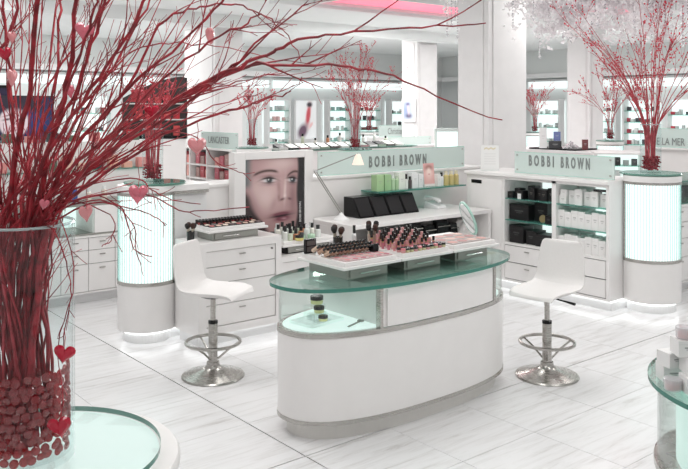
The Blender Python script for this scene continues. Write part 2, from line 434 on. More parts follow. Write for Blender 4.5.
# raised counter
t = thing('work_counter', 'long white work counter with an open shelf behind the oval counter', 'counter', (4.90, 5.87, 0), 0)
MB().box(4.90, 5.87, .83, 6.91, 6.58, .87).build('worktop', M['white'], t, bevel=.004)
MB().box(4.90, 5.88, .10, 4.94, 6.58, .83).build('end_panel', M['white'], t)
MB().box(6.87, 5.88, .10, 6.91, 6.58, .83).build('end_panel', M['white'], t)
MB().box(4.94, 6.52, .10, 6.87, 6.58, .83).build('back_panel', M['white'], t)
MB().box(4.94, 5.88, .42, 6.87, 6.52, .455).build('shelf', M['white'], t)
MB().box(4.94, 5.90, .10, 6.87, 6.52, .42).build('base_unit', M['white'], t)
MB().box(4.96, 5.95, 0, 6.9, 6.5, .085).build('plinth', M['white2'], t)
MB().box(4.94, 5.93, .085, 6.9, 6.45, .10).build('plinth_light', M['led'], t)
# riser wall behind the whole arm
t = thing('low_partition', 'low white back panel with a ledge behind the work counter', 'partition', (3.60, 6.60, 0), 0)
MB().box(3.60, 6.60, 0, 7.60, 6.70, 1.255).build('panel', M['white'], t)
MB().box(3.59, 6.585, 1.255, 7.60, 6.95, 1.285).build('ledge', M['white'], t, bevel=.004)
MB().box(3.60, 6.90, 0, 7.60, 6.93, 1.255).build('back_panel', M['white'], t)
# right arm with shelves
t = thing('shelf_cabinet', 'white cabinet with two lit open bays behind the right stool', 'cabinet', (6.95, 6.27, 0), R(-90))
AW = 1.85; AD = .62
MB().box(0, .07, 0, AW - .02, AD, .085).build('plinth', M['white2'], t, world=False)
MB().box(0, .05, .085, AW - .01, AD - .1, .10).build('plinth_light', M['led'], t, world=False)
for (a, b) in ((0, .55), (1.175, 1.225), (1.815, 1.85)):
    MB().box(a, 0, .10, b, AD, 1.245).build('upright', M['white'], t, world=False)
MB().box(.55, .0, .10, 1.815, AD, .125).build('bottom_rail', M['white'], t, world=False)
MB().box(.55, .40, .125, 1.815, AD, 1.245).build('back', M['white'], t, world=False)
MB().box(.55, .0, 1.215, 1.815, .40, 1.245).build('top_rail', M['white'], t, world=False)
MB().box(-.02, -.03, 1.245, AW, AD + .04, 1.28).build('worktop', M['white'], t, world=False, bevel=.004)
for (a, b) in ((.55, 1.175), (1.225, 1.815)):
    MB().box(a, .012, .125, b, .40, .52).build('drawer_box', M['gap'], t, world=False)
    MB().box(a, .002, .50, b, .40, .525).build('bay_floor', M['white'], t, world=False)
    MB().box(a + .22, .385, .56, b - .02, .399, 1.19).build('light_panel', M['lit2'], t, world=False)
    for z in (.765, 1.0):
        MB().box(a + .002, .01, z, b - .002, .37, z + .010).build('glass_shelf', M['shelfglass'], t, world=False)
    drawers(t, [(a + .004, b - .004, .13, .31), (a + .004, b - .004, .315, .495)], .012)
d = MB().box(.05, -.012, .13, .52, .0, 1.20).build('door', M['white'], t, world=False, bevel=.003)
MB().box(.08, -.016, 1.145, .23, -.011, 1.185).build('slot', M['black'], d, world=False)

# frosted fascia panels with the name
def fascia(label, loc, rz, wd, ht, words, cat='sign', tex='frost'):
    """words: (text, x, z, w, h)"""
    t = thing('glass_fascia', label, cat, loc, rz)
    p = MB().box(0, 0, 0, wd, .012, ht).build('glass_panel', M[tex], t, world=False)
    ed = MB().box(0, -.0005, ht - .006, wd, .0125, ht + .001).box(0, -.0005, -.001, wd, .0125, .006).build('polished_edge', M['fedge'], p, world=False)
    for x in (.04, wd - .04):
        for z in (.035, ht - .035):
            q = MB().lathe([(0, 0), (.009, 0), (.009, .01), (0, .01)], (0, 0, 0), 10).build('stud', M['steel'], p, world=False)
            q.location = (x, 0, z); q.rotation_euler = (R(90), 0, 0)
    for (s, x, z, ww, hh, bd) in words:
        o = inst(text_mesh(s, ww, hh, .004, bd, 1.75 if bd else 1.0), 'lettering', (x, -.003, z), parent=p)
    return t
fascia('pale green glass fascia with block letters above the work counter', (5.06, 6.63, 1.29), 0, 2.24, .245, [('BOBBI', .70, .055, .375, .125, .035), ('BROWN', 1.16, .055, .425, .125, .035)])
fascia('pale green glass fascia with block letters above the lit shelves', (7.10, 5.70, 1.285), R(-90), 1.24, .23, [('BOBBI', .196, .083, .327, .12, .035), ('BROWN', .612, .083, .351, .12, .035)])

# ================================================================== OVAL COUNTER
OC = (3.745, 4.01)
def oval(a, bf, bb, n=72, e=2.45):
    pts = []
    for k in range(n):
        th = 2 * PI * k / n; cs, sn = math.cos(th), math.sin(th)
        x = a * math.copysign(abs(cs) ** (2 / e), cs); y = (bb if sn > 0 else bf) * math.copysign(abs(sn) ** (2 / e), sn)
        pts.append((OC[0] + x, OC[1] + y))
    return pts
def oval_part(a, bf, bb, x0, x1, n=72):
    """front stretch of the oval between two x values, left to right"""
    p = [q for q in oval(a, bf, bb, 240) if q[1] < OC[1] - .001 and x0 <= q[0] <= x1]
    p.sort(key=lambda q: q[0]); return p
t = thing('oval_counter', 'white oval counter with a green glass top in the middle of the floor', 'counter', (OC[0], OC[1], 0), 0)
A_, BF, BB = .945, .385, .33
MB().prism(oval(A_ - .06, BF - .055, BB - .05), 0, .10).build('plinth', M['plinthmat'], t)
MB().prism(oval(A_ + .004, BF + .004, BB + .004), .10, .125).build('metal_band', M['steel'], t)
MB().prism(oval(A_, BF, BB), .125, .62).build('body', M['white'], t, smooth=True)
MB().prism(oval(A_ + .004, BF + .004, BB + .004), .62, .65).build('metal_band', M['steel'], t)
dk = MB().prism(oval(A_ - .03, BF - .03, BB - .03), .65, .657).build('display_floor', M['lit3'], t)
XL, XR = 3.275, 4.355
# closed middle block with curved front panel
fr = oval_part(A_, BF, BB, XL, XR)
MB().prism(fr + [(XR, OC[1] + BB - .06), (XL, OC[1] + BB - .06)], .657, .895).build('middle_block', M['white'], t)
fr2 = [(x, y - .002) for x, y in oval_part(A_, BF, BB, XL + .03, XR - .03)]
MB().strip(fr2, .66, .89, -.012).build('front_panel', M['white'], t)
for x in (XL, XR):
    y = oval_part(A_, BF, BB, x - .03, x + .03)[0][1]
    MB().box(x - .012, y - .012, .65, x + .012, y + .03, .905).build('metal_post', M['steel'], t)
# glass display ends
def end_glass(sgn):
    p = [q for q in oval(A_ - .006, BF - .006, BB - .006, 240) if (q[0] < XL - .005 if sgn < 0 else q[0] > XR + .005)]
    p.sort(key=lambda q: math.atan2(q[1] - OC[1], (q[0] - OC[0]) * sgn))
    return p
for s in (-1, 1):
    MB().strip(end_glass(s), .657, .905, .006 * s).build('curved_glass', M['glass'], t)
MB().prism(oval(A_ + .055, BF + .05, BB + .04, 96), .905, .928, 0, 1).build('glass_top', [M['topglass'], M['tedge']], t)
# small display risers and jars inside the left glass end
t = thing('display_riser', 'clear slanted riser inside the lit glass end of the oval counter', 'riser', (3.05, 4.01, .657), R(8))
MB().box(-.14, -.10, 0, .14, .10, .018).build('plate', M['glass'], t, world=False)
MB().box(-.02, .03, .018, .11, .10, .088).build('tall_step', M['glass'], t, world=False); MB().box(-.06, -.04, .018, .06, .03, .056).build('middle_step', M['glass'], t, world=False); MB().box(-.08, -.10, .018, .03, -.04, .026).build('low_step', M['glass'], t, world=False)
def jar(label, loc, r, h, glassy=(.75, .72, .35)):
    t = thing('cosmetic_jar', label, 'jar', loc, 0, 'black-lidded jars in the glass end')
    MB().lathe([(0, 0), (r * .9, 0), (r * .95, h * .2), (r * .95, h * .55), (0, h * .55)], n=18).build('pot', pm(glassy, .15), t, world=False)
    MB().lathe([(r, h * .5), (r, h * .95), (r * .95, h), (0, h)], n=18).build('lid', M['black'], t, world=False)
jar('largest black-lidded jar, topmost in the lit glass end', (3.11, 4.09, .7465), .042, .05)
jar('middle black-lidded jar in the lit glass end', (3.06, 4.00, .7145), .034, .04)
jar('smallest black-lidded jar, lowest in the lit glass end', (3.03, 3.92, .6845), .030, .032)
o = MB().box(-.09, -.006, 0, .09, .006, .006).box(.05, -.018, 0, .075, .018, .01).build('lip_brush', M['alu'], None)
o.location = (3.20, 3.81, .658); o.rotation_euler = (0, 0, R(20)); tag(o, 'slim silver brush lying on the lit display floor', 'brush')

# ================================================================== STOOLS
def stool(label, loc, face):
    t = thing('swivel_stool', label, 'stool', (loc[0], loc[1], 0), face, 'white swivel stools')
    MB().lathe([(0, 0), (.232, 0), (.235, .006), (.228, .016), (.15, .036), (.075, .062), (.05, .085), (.046, .11), (0, .11)], n=40).build('base', M['steel'], t, world=False, smooth=True)
    MB().lathe([(.034, .10), (.034, .40), (.030, .405), (0, .405)], n=18).build('column', M['steel'], t, world=False, smooth=True)
    MB().lathe([(.036, .395), (.036, .415), (.02, .42)], n=18).build('collar', M['black'], t, world=False, smooth=True)
    MB().lathe([(.020, .41), (.020, .60)], n=14).build('piston', M['steel'], t, world=False, smooth=True)
    rg = MB(); prof = [(.20 + .0125 * math.cos(2 * PI * k / 8), .255 + .0125 * math.sin(2 * PI * k / 8)) for k in range(8)]
    rg.lathe(prof, n=40, close=True); ro = rg.build('foot_ring', M['steel'], t, world=False, smooth=True)
    for k in range(3):
        a = k * 2 * PI / 3 + .5
        MB().tube([(.198 * math.cos(a), .198 * math.sin(a), .25), (.12 * math.cos(a), .12 * math.sin(a), .20), (.035 * math.cos(a), .035 * math.sin(a), .13)], .008, 7).build('strut', M['steel'], ro, world=False, smooth=True)
    MB().lathe([(.06, .585), (.11, .605), (0, .606)], n=16).build('seat_plate', M['black'], t, world=False)
    MB().tube([(.02, .03, .598), (.04, .15, .592), (.05, .25, .585)], [.006, .006, .011], 7).build('lever', M['black'], t, world=False)
    # one bent shell: seat and low back, seat front towards +x
    prof = [(.23, .612, .17), (.225, .632, .185), (.15, .645, .205), (.0, .640, .215), (-.12, .640, .212), (-.185, .658, .208), (-.215, .71, .20), (-.228, .80, .195), (-.242, .90, .185), (-.25, .965, .172), (-.252, .985, .15)]
    sh = MB(); n = 13; v = []
    th = .035
    for side in (0, 1):
        for i, (x, z, hw) in enumerate(prof):
            q0 = prof[max(0, i - 1)]; q1 = prof[min(len(prof) - 1, i + 1)]
            tx, tz = q1[0] - q0[0], q1[1] - q0[1]; ln = math.hypot(tx, tz); nx, nz = tz / ln, -tx / ln   # towards the sitter
            if nz < 0 and i < 5: nx, nz = -nx, -nz
            for k in range(n):
                u = -1 + 2 * k / (n - 1); y = hw * math.copysign(abs(u) ** .92, u)
                bow = .022 * abs(u) ** 2.2
                e = (th * (1 - abs(u) ** 6 * .75)) * (0 if side else -1)
                wx = nx * (bow + e); wz = nz * (bow + e)
                v.append((x + wx, y, z + wz))
    m = len(prof); fs = []
    for i in range(m - 1):
        for k in range(n - 1):
            a = i * n + k; fs.append((a, a + 1, a + n + 1, a + n)); b = m * n + a; fs.append((b, b + n, b + n + 1, b + 1))
    for i in range(m - 1):
        for k in (0, n - 1):
            a = i * n + k; fs.append((a, a + n, m * n + a + n, m * n + a))
    for i in (0, m - 1):
        for k in range(n - 1):
            a = i * n + k; fs.append((a, a + 1, m * n + a + 1, m * n + a))
    sh.add(v, fs); so = sh.build('seat_shell', M['leather'], t, world=False, smooth=True)
    sb = so.modifiers.new('sub', 'SUBSURF'); sb.levels = 1; sb.render_levels = 1
    return t
stool('white swivel stool by the drawers, turned sideways to the right', (3.016, 5.244), R(-60))
stool('white swivel stool by the lit shelves, seat turned to the oval counter', (4.947, 3.669), R(-172))

# ================================================================== COSMETICS
ORD = ['first', 'second', 'third', 'fourth', 'fifth', 'sixth', 'seventh', 'eighth', 'ninth', 'tenth', 'eleventh', 'twelfth', 'thirteenth', 'fourteenth', 'fifteenth', 'sixteenth', 'seventeenth']
RK = ['front', 'second', 'third', 'fourth', 'back']
rnd = random.Random(7)
def lipstick_me(col, h=.075, cap=(.02, .02, .02), r=.0095, gold=(.55, .42, .2)):
    k = ('lip', col, h, cap, r, gold)
    if k not in MC:
        b = MB(); b.lathe([(r, 0), (r, h * .45)], n=8, mi=0); b.lathe([(r * .9, h * .45), (r * .9, h * .55)], n=8, mi=1); b.lathe([(r * .98, h * .55), (r * .98, h * .97), (r * .8, h), (0, h)], n=8, mi=2)
        MC[k] = b.mesh('lipstick', [pm(col, .25), pm(gold, .3, 1), pm(cap, .2)])
    return MC[k]
MC = {}
def bottle_me(col, cap, r, h, ch):
    k = ('bot', col, cap, r, h, ch)
    if k not in MC:
        b = MB(); b.lathe([(0, 0), (r, 0), (r, h * .85), (r * .5, h), (0, h)], n=12); b.lathe([(r * .62, h * .96), (r * .62, h + ch), (0, h + ch)], n=12, mi=1)
        MC[k] = b.mesh('bottle', [pm(col, .15), pm(cap, .25)])
    return MC[k]
def pot_me(col, lid, r, h):
    k = ('pot', col, lid, r, h)
    if k not in MC:
        b = MB(); b.lathe([(0, 0), (r * .92, 0), (r, h * .2), (r, h * .6), (0, h * .6)], n=14); b.lathe([(r * 1.03, h * .55), (r * 1.03, h * .95), (r * .95, h), (0, h)], n=14, mi=1)
        MC[k] = b.mesh('pot', [pm(col, .2), pm(lid, .25)])
    return MC[k]
def brush_me(h=.16, hair=(.05, .02, .015), ferr=(.55, .5, .42)):
    k = ('brush', h, hair)
    if k not in MC:
        b = MB(); b.lathe([(.004, 0), (.006, h * .3), (.006, h * .5)], n=8); b.lathe([(.008, h * .5), (.009, h * .68)], n=8, mi=1); b.lathe([(.011, h * .68), (.020, h * .84), (.018, h * .95), (.008, h), (0, h)], n=9, mi=2)
        MC[k] = b.mesh('makeup_brush', [M['black'], pm(ferr, .3, 1), pm(hair, .8)])
    return MC[k]
def compact_me(col, sx=.05, sy=.05, fr=None):
    k = ('comp', col, sx, sy, fr)
    if k not in MC:
        b = MB(); b.box(-sx / 2, -sy / 2, 0, sx / 2, sy / 2, .008); b.lathe([(min(sx, sy) * .40, .008), (min(sx, sy) * .40, .010), (0, .0105)], n=14, mi=1)
        MC[k] = b.mesh('compact', [pm(fr, .4) if fr else M['black'], pm(col, .7)])
    return MC[k]
def box_me(col, sx, sy, sz, lab=(.5, .5, .5), mark=True):
    k = ('box', col, sx, sy, sz, lab)
    if k not in MC:
        b = MB(); b.box(-sx / 2, -sy / 2, 0, sx / 2, sy / 2, sz)
        if mark:
            b.box(-sx * .22, -sy / 2 - .0008, sz * .55, sx * .22, -sy / 2 - .0001, sz * .63, 1); b.box(-sx * .14, -sy / 2 - .0008, sz * .45, sx * .14, -sy / 2 - .0001, sz * .49, 1)
            b.box(-sx / 2 + .002, -sy / 2 - .0006, sz * .80, sx / 2 - .002, -sy / 2, sz * .805, 1)
        MC[k] = b.mesh('carton', [pm(col, .45), pm(lab, .5)])
    return MC[k]
def tester(label, x0, y0, z, dark=False, wd=.46, dp=.48):
    """drawer base with a white slab tray on top"""
    t = thing('tester_unit', label, 'display unit', (x0, y0, z), 0, 'tester units')
    MB().box(.05, .035, 0, wd - .07, dp - .05, .070).build('drawer_base', M['alu'] if not dark else M['blackm'], t, world=False, bevel=.003)
    d = MB().box(.07, .025, .010, wd - .09, .036, .060).build('drawer_front', M['alu'], t, world=False, bevel=.002)
    MB().tube([(.14, .024, .036), (.14, .010, .036), (.30, .010, .036), (.30, .024, .036)], .004, 6).build('handle', M['chrome'], d, world=False)
    MB().box(-.01, -.01, .070, wd + .01, dp, .088).build('lower_slab', M['white'], t, world=False, bevel=.003)
    MB().box(.012, .012, .088, wd - .012, dp - .02, .115).build('tray', M['white'], t, world=False, bevel=.003)
    return z + .115
CT = .928
PINKS = [(.62, .25, .26), (.70, .34, .33), (.55, .20, .24), (.66, .40, .36), (.48, .16, .2), (.72, .42, .45)]
NUDES = [(.60, .40, .30), (.50, .30, .22), (.70, .52, .40), (.42, .22, .18)]
xs = (3.11, 3.60, 4.09)
zt = tester('tester unit with pink powder pans at the left of the glass counter', xs[0], 3.81, CT)
tester('tester unit crowded with lipsticks in the middle of the glass counter', xs[1], 3.81, CT)
tester('tester unit with flat palettes at the mirror end of the glass counter', xs[2], 3.81, CT)
# unit 1: pans in front, bottles lying in rows, box and brushes behind
for i in range(6):
    for j in range(3):
        inst(compact_me(PINKS[(i * 2 + j * 3) % 6], .062, .046, (.58, .44, .44)), 'powder_pan', (xs[0] + .065 + i * .066, 3.81 + .05 + j * .052, zt), 0, 'pink powder pan, %s from the left in the %s row on the left tester' % (ORD[i], RK[j]), 'makeup', 'powder pans on the left tester tray')
for i in range(13):
    for j in range(3):
        b = bottle_me(NUDES[(i + j) % 4], (.015, .015, .015), .014, .055, .03)
        inst(b, 'foundation_bottle', (xs[0] + .035 + i * .032, 3.81 + .235 + j * .065, zt + .014 + j * .006), 0, 'black-capped foundation bottle, %s from the left in the %s row on the left tester' % (ORD[i], ('front', 'middle', 'back')[j]), 'bottle', 'foundation bottles on the left tester tray', rot=(R(62), 0, 0))
o = MB().box(-.042, -.012, 0, .042, .012, .095).box(-.034, -.0135, .012, .034, -.0118, .045, 1).box(-.034, -.0135, .052, .034, -.0118, .085, 1).build('shade_card', [M['black'], pm((.10, .09, .09), .15)], None)
o.location = (3.16, 4.23, zt); tag(o, 'upright black two-pane case at the back of the left tester tray', 'makeup case')
def brush_cup(label, loc, n, seed, col=(.02, .02, .02), hh=.09):
    r = random.Random(seed)
    t = thing('brush_cup', label, 'cup', loc, 0)
    MB().lathe([(0, 0), (.03, 0), (.034, hh), (.030, hh), (.027, .006), (0, .006)], n=16).build('cup', pm(col, .2), t, world=False)
    for k in range(n):
        a = 2 * PI * k / n; q = .014
        inst(brush_me(.14 + .02 * r.random(), (.05, .02, .015) if k % 2 else (.018, .015, .015)), 'makeup_brush', (loc[0] + q * math.cos(a), loc[1] + q * math.sin(a), loc[2] + .012), 0,
             'makeup brush, %s of the bunch in the %s' % (ORD[k], label), 'brush', 'brushes in the ' + label, rot=(-.16 * math.sin(a), .16 * math.cos(a), 0))
brush_cup('black cup behind the foundation bottles', (3.38, 4.21, zt), 4, 1)
brush_cup('clear cup among the lipsticks', (3.67, 4.19, zt), 4, 2, (.35, .25, .2), .08)
brush_cup('dark cup on the drawer cabinet tester', (3.27, 6.06, .87), 4, 3)
o = inst(bottle_me((.70, .70, .70), (.03, .03, .03), .016, .11, .05), 'silver_tube', (3.49, 4.17, zt), 0, 'tall silver bottle with a black top beside the brushes', 'bottle')
o = MB().lathe([(0, -.02), (.028, -.02), (.030, 0), (.028, .02), (0, .02)], n=18).build('blush_pot', M['black'], None)
o.location = (3.50, 3.98, zt + .030); o.rotation_euler = (R(80), 0, R(10)); tag(o, 'round black pot on edge at the corner of the left tester tray', 'pot')
# unit 2: lipsticks in ranks, round pots in front
for i in range(11):
    for j in range(5):
        c_ = PINKS[(i + 2 * j) % 6]; h_ = .058 + .012 * j + .006 * ((i * 7 + j) % 3)
        inst(lipstick_me(c_, round(h_, 3), (.02, .02, .02) if (i + j) % 3 else (.62, .30, .30)), 'lipstick', (xs[1] + .045 + i * .037, 3.81 + .125 + j * .058, zt), 0, 'lipstick, %s from the left in the %s rank of the middle tester tray' % (ORD[i], RK[j]), 'lipstick', 'lipsticks on the middle tester tray')
for i in range(11):
    for j in range(2):
        inst(pot_me((.55, .5, .3) if i % 3 else (.6, .3, .3), (.02, .02, .02) if (i + j) % 4 else (.72, .24, .26), .016, .030), 'lip_pot', (xs[1] + .04 + i * .038, 3.81 + .035 + j * .042, zt), 0, 'tiny lip pot, %s from the left in the %s row of the middle tester tray' % (ORD[i], RK[j]), 'pot', 'lip pots on the middle tester tray')
for i, c_ in enumerate([(.75, .35, .42), (.74, .25, .32), (.6, .2, .25)]):
    inst(bottle_me(c_, (.7, .5, .5), .017, .07, .02), 'nail_polish', (xs[1] + .30 + i * .05, 4.235, zt), 0, ['pale pink bottle at the back of the lipstick tray', 'bright pink bottle at the back of the lipstick tray', 'dark pink bottle at the back of the lipstick tray'][i], 'bottle', 'pink bottles behind the lipsticks')
# unit 3: palettes
for i in range(4):
    for j in range(3):
        inst(compact_me([(.62, .36, .33), (.50, .28, .27), (.70, .50, .45)][(i + j) % 3], .095, .10, (.46, .40, .39)), 'palette', (xs[2] + .08 + i * .10, 3.81 + .09 + j * .115, zt), 0, 'flat palette, %s from the left in the %s row of the mirror-end tester tray' % (ORD[i], ('front', 'middle', 'back')[j]), 'palette', 'palettes on the mirror-end tray')
# tilting mirror on the counter's right end
t = thing('table_mirror', 'tilted oval mirror on a clear foot at the right end of the glass counter', 'mirror', (4.61, 4.17, CT), R(-112))
MB().lathe([(0, 0), (.075, 0), (.075, .008), (.02, .014), (.012, .02), (0, .02)], n=24).build('foot', M['glass'], t, world=False)
MB().tube([(0, 0, .015), (0, .01, .06), (0, .02, .10)], .008, 8).build('stem', M['chrome'], t, world=False)
def tilt_disc(r0, r1, th): return [(0, -th), (r0, -th), (r1, -th / 2), (r1, th / 2), (r0, th), (0, th)]
for nm, rr, mt, th in (('frame', .125, 'fedge', .008), ('mirror_plate', .112, 'mirror', .0095)):
    q = MB().lathe(tilt_disc(rr * .98, rr, th), n=36).build(nm, M[mt], t, world=False, smooth=False)
    q.scale = (.82, 1.12, 1); q.location = (0, .02, .225); q.rotation_euler = (R(112), 0, 0)
# tester on the drawer cabinet
z4 = tester('tester unit with black palettes on the drawer cabinet', 3.38, 5.94, .87, wd=.58, dp=.345)
for i in range(8):
    for j in range(2):
        inst(compact_me([(.35, .10, .10), (.55, .38, .30), (.60, .50, .42), (.12, .08, .08)][(i + j * 2) % 4], .060, .068), 'compact', (3.38 + .055 + i * .067, 5.94 + .055 + j * .078, z4), 0, 'black-framed compact, %s from the left in the %s row on the drawer cabinet' % (ORD[i], RK[j]), 'compact', 'compacts on the drawer cabinet tester', rot=(R(8), 0, 0))
for i in range(17):
    for j in range(3):
        inst(lipstick_me([(.03, .02, .02), (.30, .06, .06), (.05, .02, .02)][(i + j) % 3], .040, (.02, .018, .018), .013, (.08, .03, .03)), 'lipstick', (3.38 + .04 + i * .0315, 5.94 + .205 + j * .042, z4), 0, 'dark lipstick, %s from the left in the %s of three rows on the drawer cabinet' % (ORD[i], ('front', 'middle', 'back')[j]), 'lipstick', 'dark lipsticks on the drawer cabinet tester')
# bottles in the well
z5 = tester('tester unit with glass bottles in the gap beside the drawers', 4.17, 5.98, .66, True, wd=.62, dp=.44)
BT = [((.70, .72, .68), (.02, .02, .02), .018, .09, .05), ((.72, .75, .72), (.75, .75, .75), .022, .10, .03), ((.60, .66, .52), (.02, .02, .02), .02, .07, .035), ((.78, .76, .70), (.03, .03, .03), .018, .10, .04), ((.62, .28, .15), (.02, .02, .02), .02, .06, .04), ((.75, .78, .75), (.02, .02, .02), .022, .08, .035), ((.40, .55, .42), (.1, .1, .1), .026, .04, .02)]
for i in range(7):
    for j in range(3):
        c_ = BT[(i * 2 + j * 3) % 7]
        inst(bottle_me(c_[0], c_[1], c_[2] * 1.3, c_[3], c_[4]), 'bottle', (4.17 + .07 + i * .062 + (rnd.random() - .5) * .02, 5.98 + .07 + j * .11, z5), 0, 'tester bottle, %s from the left in the %s row below the face poster' % (ORD[i], ('front', 'middle', 'back')[j]), 'bottle', 'tester bottles below the face poster')
inst(pot_me((.72, .62, .22), (.02, .02, .02), .04, .05), 'cream_jar', (4.36, 6.00, z5), 0, 'squat yellow jar with a black lid at the tray edge', 'jar')
inst(pot_me((.40, .60, .42), (.45, .65, .48), .036, .045), 'cream_jar', (4.50, 6.00, z5), 0, 'squat green jar at the tray edge below the poster', 'jar')
for i in range(3):
    inst(pot_me((.05, .05, .05), (.02, .02, .02), .026, .024), 'shadow_pot', (4.62 + i * .06, 6.33 - i * .015, z5), 0, ['first', 'second', 'third'][i] + ' flat black pot, counting right from the tester bottles', 'pot', 'flat black pots right of the tester bottles')

# ================================================================== BACK COUNTER GOODS
# poster light box with the face print
def printed(name, wd, ht, fn, nx, nz, mt, parent):
    b = MB(); v = []; fs = []; cols = []
    for j in range(nz + 1):
        for i in range(nx + 1):
            u, q = i / nx, j / nz; v.append((u * wd, 0, q * ht)); cols.append(fn(u, q))
    for j in range(nz):
        for i in range(nx):
            a = j * (nx + 1) + i; fs.append((a, a + 1, a + nx + 2, a + nx + 1))
    b.add(v, fs); o = b.build(name, mt, parent, world=False)
    ca = o.data.color_attributes.new('print', 'FLOAT_COLOR', 'POINT')
    for k, c_ in enumerate(cols): ca.data[k].color = (*c_, 1)
    return o
def lerp(a, b, k): return tuple(x + (y - x) * k for x, y in zip(a, b))
def sst(e0, e1, x):
    k = max(0, min(1, (x - e0) / (e1 - e0))); return k * k * (3 - 2 * k)
def gau(u, v, cu, cv, su, sv, rot=0):
    du, dv = u - cu, v - cv; c_, s_ = math.cos(rot), math.sin(rot); a = (du * c_ + dv * s_) / su; b = (-du * s_ + dv * c_) / sv
    return math.exp(-(a * a + b * b))
def face(u, v):
    c_ = lerp((.46, .29, .29), (.70, .51, .50), min(1, gau(u, v, .42, .62, .36, .42)))
    c_ = lerp(c_, (.80, .65, .64), min(1, gau(u, v, .34, .50, .15, .14) * .8 + gau(u, v, .62, .93, .26, .09) * .7 + gau(u, v, .17, .62, .10, .12) * .4))
    c_ = lerp(c_, (.36, .21, .22), min(1, gau(u, v, .80, .46, .06, .20) * .8 + gau(u, v, .12, .28, .10, .30, .35) * .9))
    c_ = lerp(c_, (.42, .25, .25), gau(u, v, .56, .62, .035, .12, .1) * .6 + gau(u, v, .47, .40, .05, .10, -.5) * .35)
    # nose
    c_ = lerp(c_, (.86, .73, .72), gau(u, v, .665, .58, .022, .16, -.06) * .75 + gau(u, v, .665, .495, .03, .03) * .5)
    c_ = lerp(c_, (.16, .07, .08), min(1, gau(u, v, .615, .455, .045, .017, .2) * .9 + gau(u, v, .745, .455, .035, .016, -.25) * .9))
    c_ = lerp(c_, (.38, .22, .22), gau(u, v, .56, .485, .022, .04) * .7)
    # brows, arched
    for (bu, bv, w_, cv, th) in ((.34, .845, .21, -.9, .018), (.80, .815, .10, -3.2, .016)):
        q = (u - bu) / w_; yy = bv + cv * (u - bu - .04) ** 2
        if abs(q) < 1.15: c_ = lerp(c_, (.13, .075, .07), min(1, 1.1 * math.exp(-((v - yy) / th) ** 2) * sst(1.15, .7, abs(q))))
    # eyes
    for (eu, ev, w_, r_) in ((.39, .715, .125, -.02), (.79, .70, .085, -.10)):
        c_ = lerp(c_, (.30, .17, .18), gau(u, v, eu, ev + .05, w_ * 1.1, .03, r_) * .75 + gau(u, v, eu, ev - .05, w_, .022, r_) * .35)
        c_ = lerp(c_, (.80, .77, .78), min(1, 1.7 * gau(u, v, eu, ev, w_ * .72, .024, r_)))
        c_ = lerp(c_, (.07, .075, .085), min(1, 2.0 * gau(u, v, eu + .012, ev + .006, .040, .036)))
        c_ = lerp(c_, (.95, .95, .95), min(1, 1.6 * gau(u, v, eu - .004, ev + .014, .010, .009)))
        c_ = lerp(c_, (.04, .025, .025), min(1, 1.5 * gau(u, v, eu, ev + .033 - 1.1 * (u - eu) ** 2, w_ * .95, .011, r_)))
        c_ = lerp(c_, (.16, .09, .09), min(1, .9 * gau(u, v, eu, ev - .030 + .6 * (u - eu) ** 2, w_ * .85, .009, r_)))
    # mouth
    lip = max(gau(u, v, .60, .262, .15, .026, .06), gau(u, v, .62, .205, .12, .034, .06))
    c_ = lerp(c_, (.26, .08, .11), min(1, lip * 1.7)); c_ = lerp(c_, (.04, .015, .02), min(1, 1.4 * gau(u, v, .60, .238, .16, .013, .06))); c_ = lerp(c_, (.62, .38, .42), gau(u, v, .65, .20, .045, .012) * .8)
    # hair and dark ground
    edge = .87 - .05 * sst(.35, .0, v) + .012 * math.sin(v * 9)
    c_ = lerp(c_, (.035, .03, .032), sst(edge - .015, edge + .035, u))
    jaw = .13 + .30 * sst(.55, .0, v) ** 1.5 - .14 * sst(.45, .75, v)
    c_ = lerp(c_, (.05, .035, .035), sst(jaw, jaw - .10, u) * sst(.66, .50, v) * .95)
    c_ = lerp(c_, (.17, .22, .225), sst(.15, .02, u) * sst(.58, .70, v) * .85)  # teal-grey reflection on the left edge, painted into the print
    return tuple(max(0, x * (.62 + .30 * x)) for x in c_)
M['poster'] = print_mat('poster_print', .25, .05)
t = thing('poster_display', "white-framed poster of a woman's face behind the tester bottles", 'poster', (3.962, 6.50, .66), 0)
MB().box(0, .012, 0, .93, .095, .915).build('case', M['white'], t, world=False)
fm = MB().box(0, -.008, 0, .125, .012, .915).box(.825, -.008, 0, .93, .012, .915).box(.125, -.008, 0, .825, .012, .10).box(.125, -.008, .845, .825, .012, .915).build('frame', M['white'], t, world=False, bevel=.003)
pp = printed('print', .70, .745, face, 110, 118, M['poster'], t); pp.location = (.125, .006, .10)
tmx = text_mesh('BOBBI BROWN', .20, .022, .002)
lt = inst(tmx, 'lettering', (.66, -.002, .10), parent=pp); lt.rotation_euler = (0, R(-90), 0); tmx.materials.clear(); tmx.materials.append(pm((.75, .75, .75)))

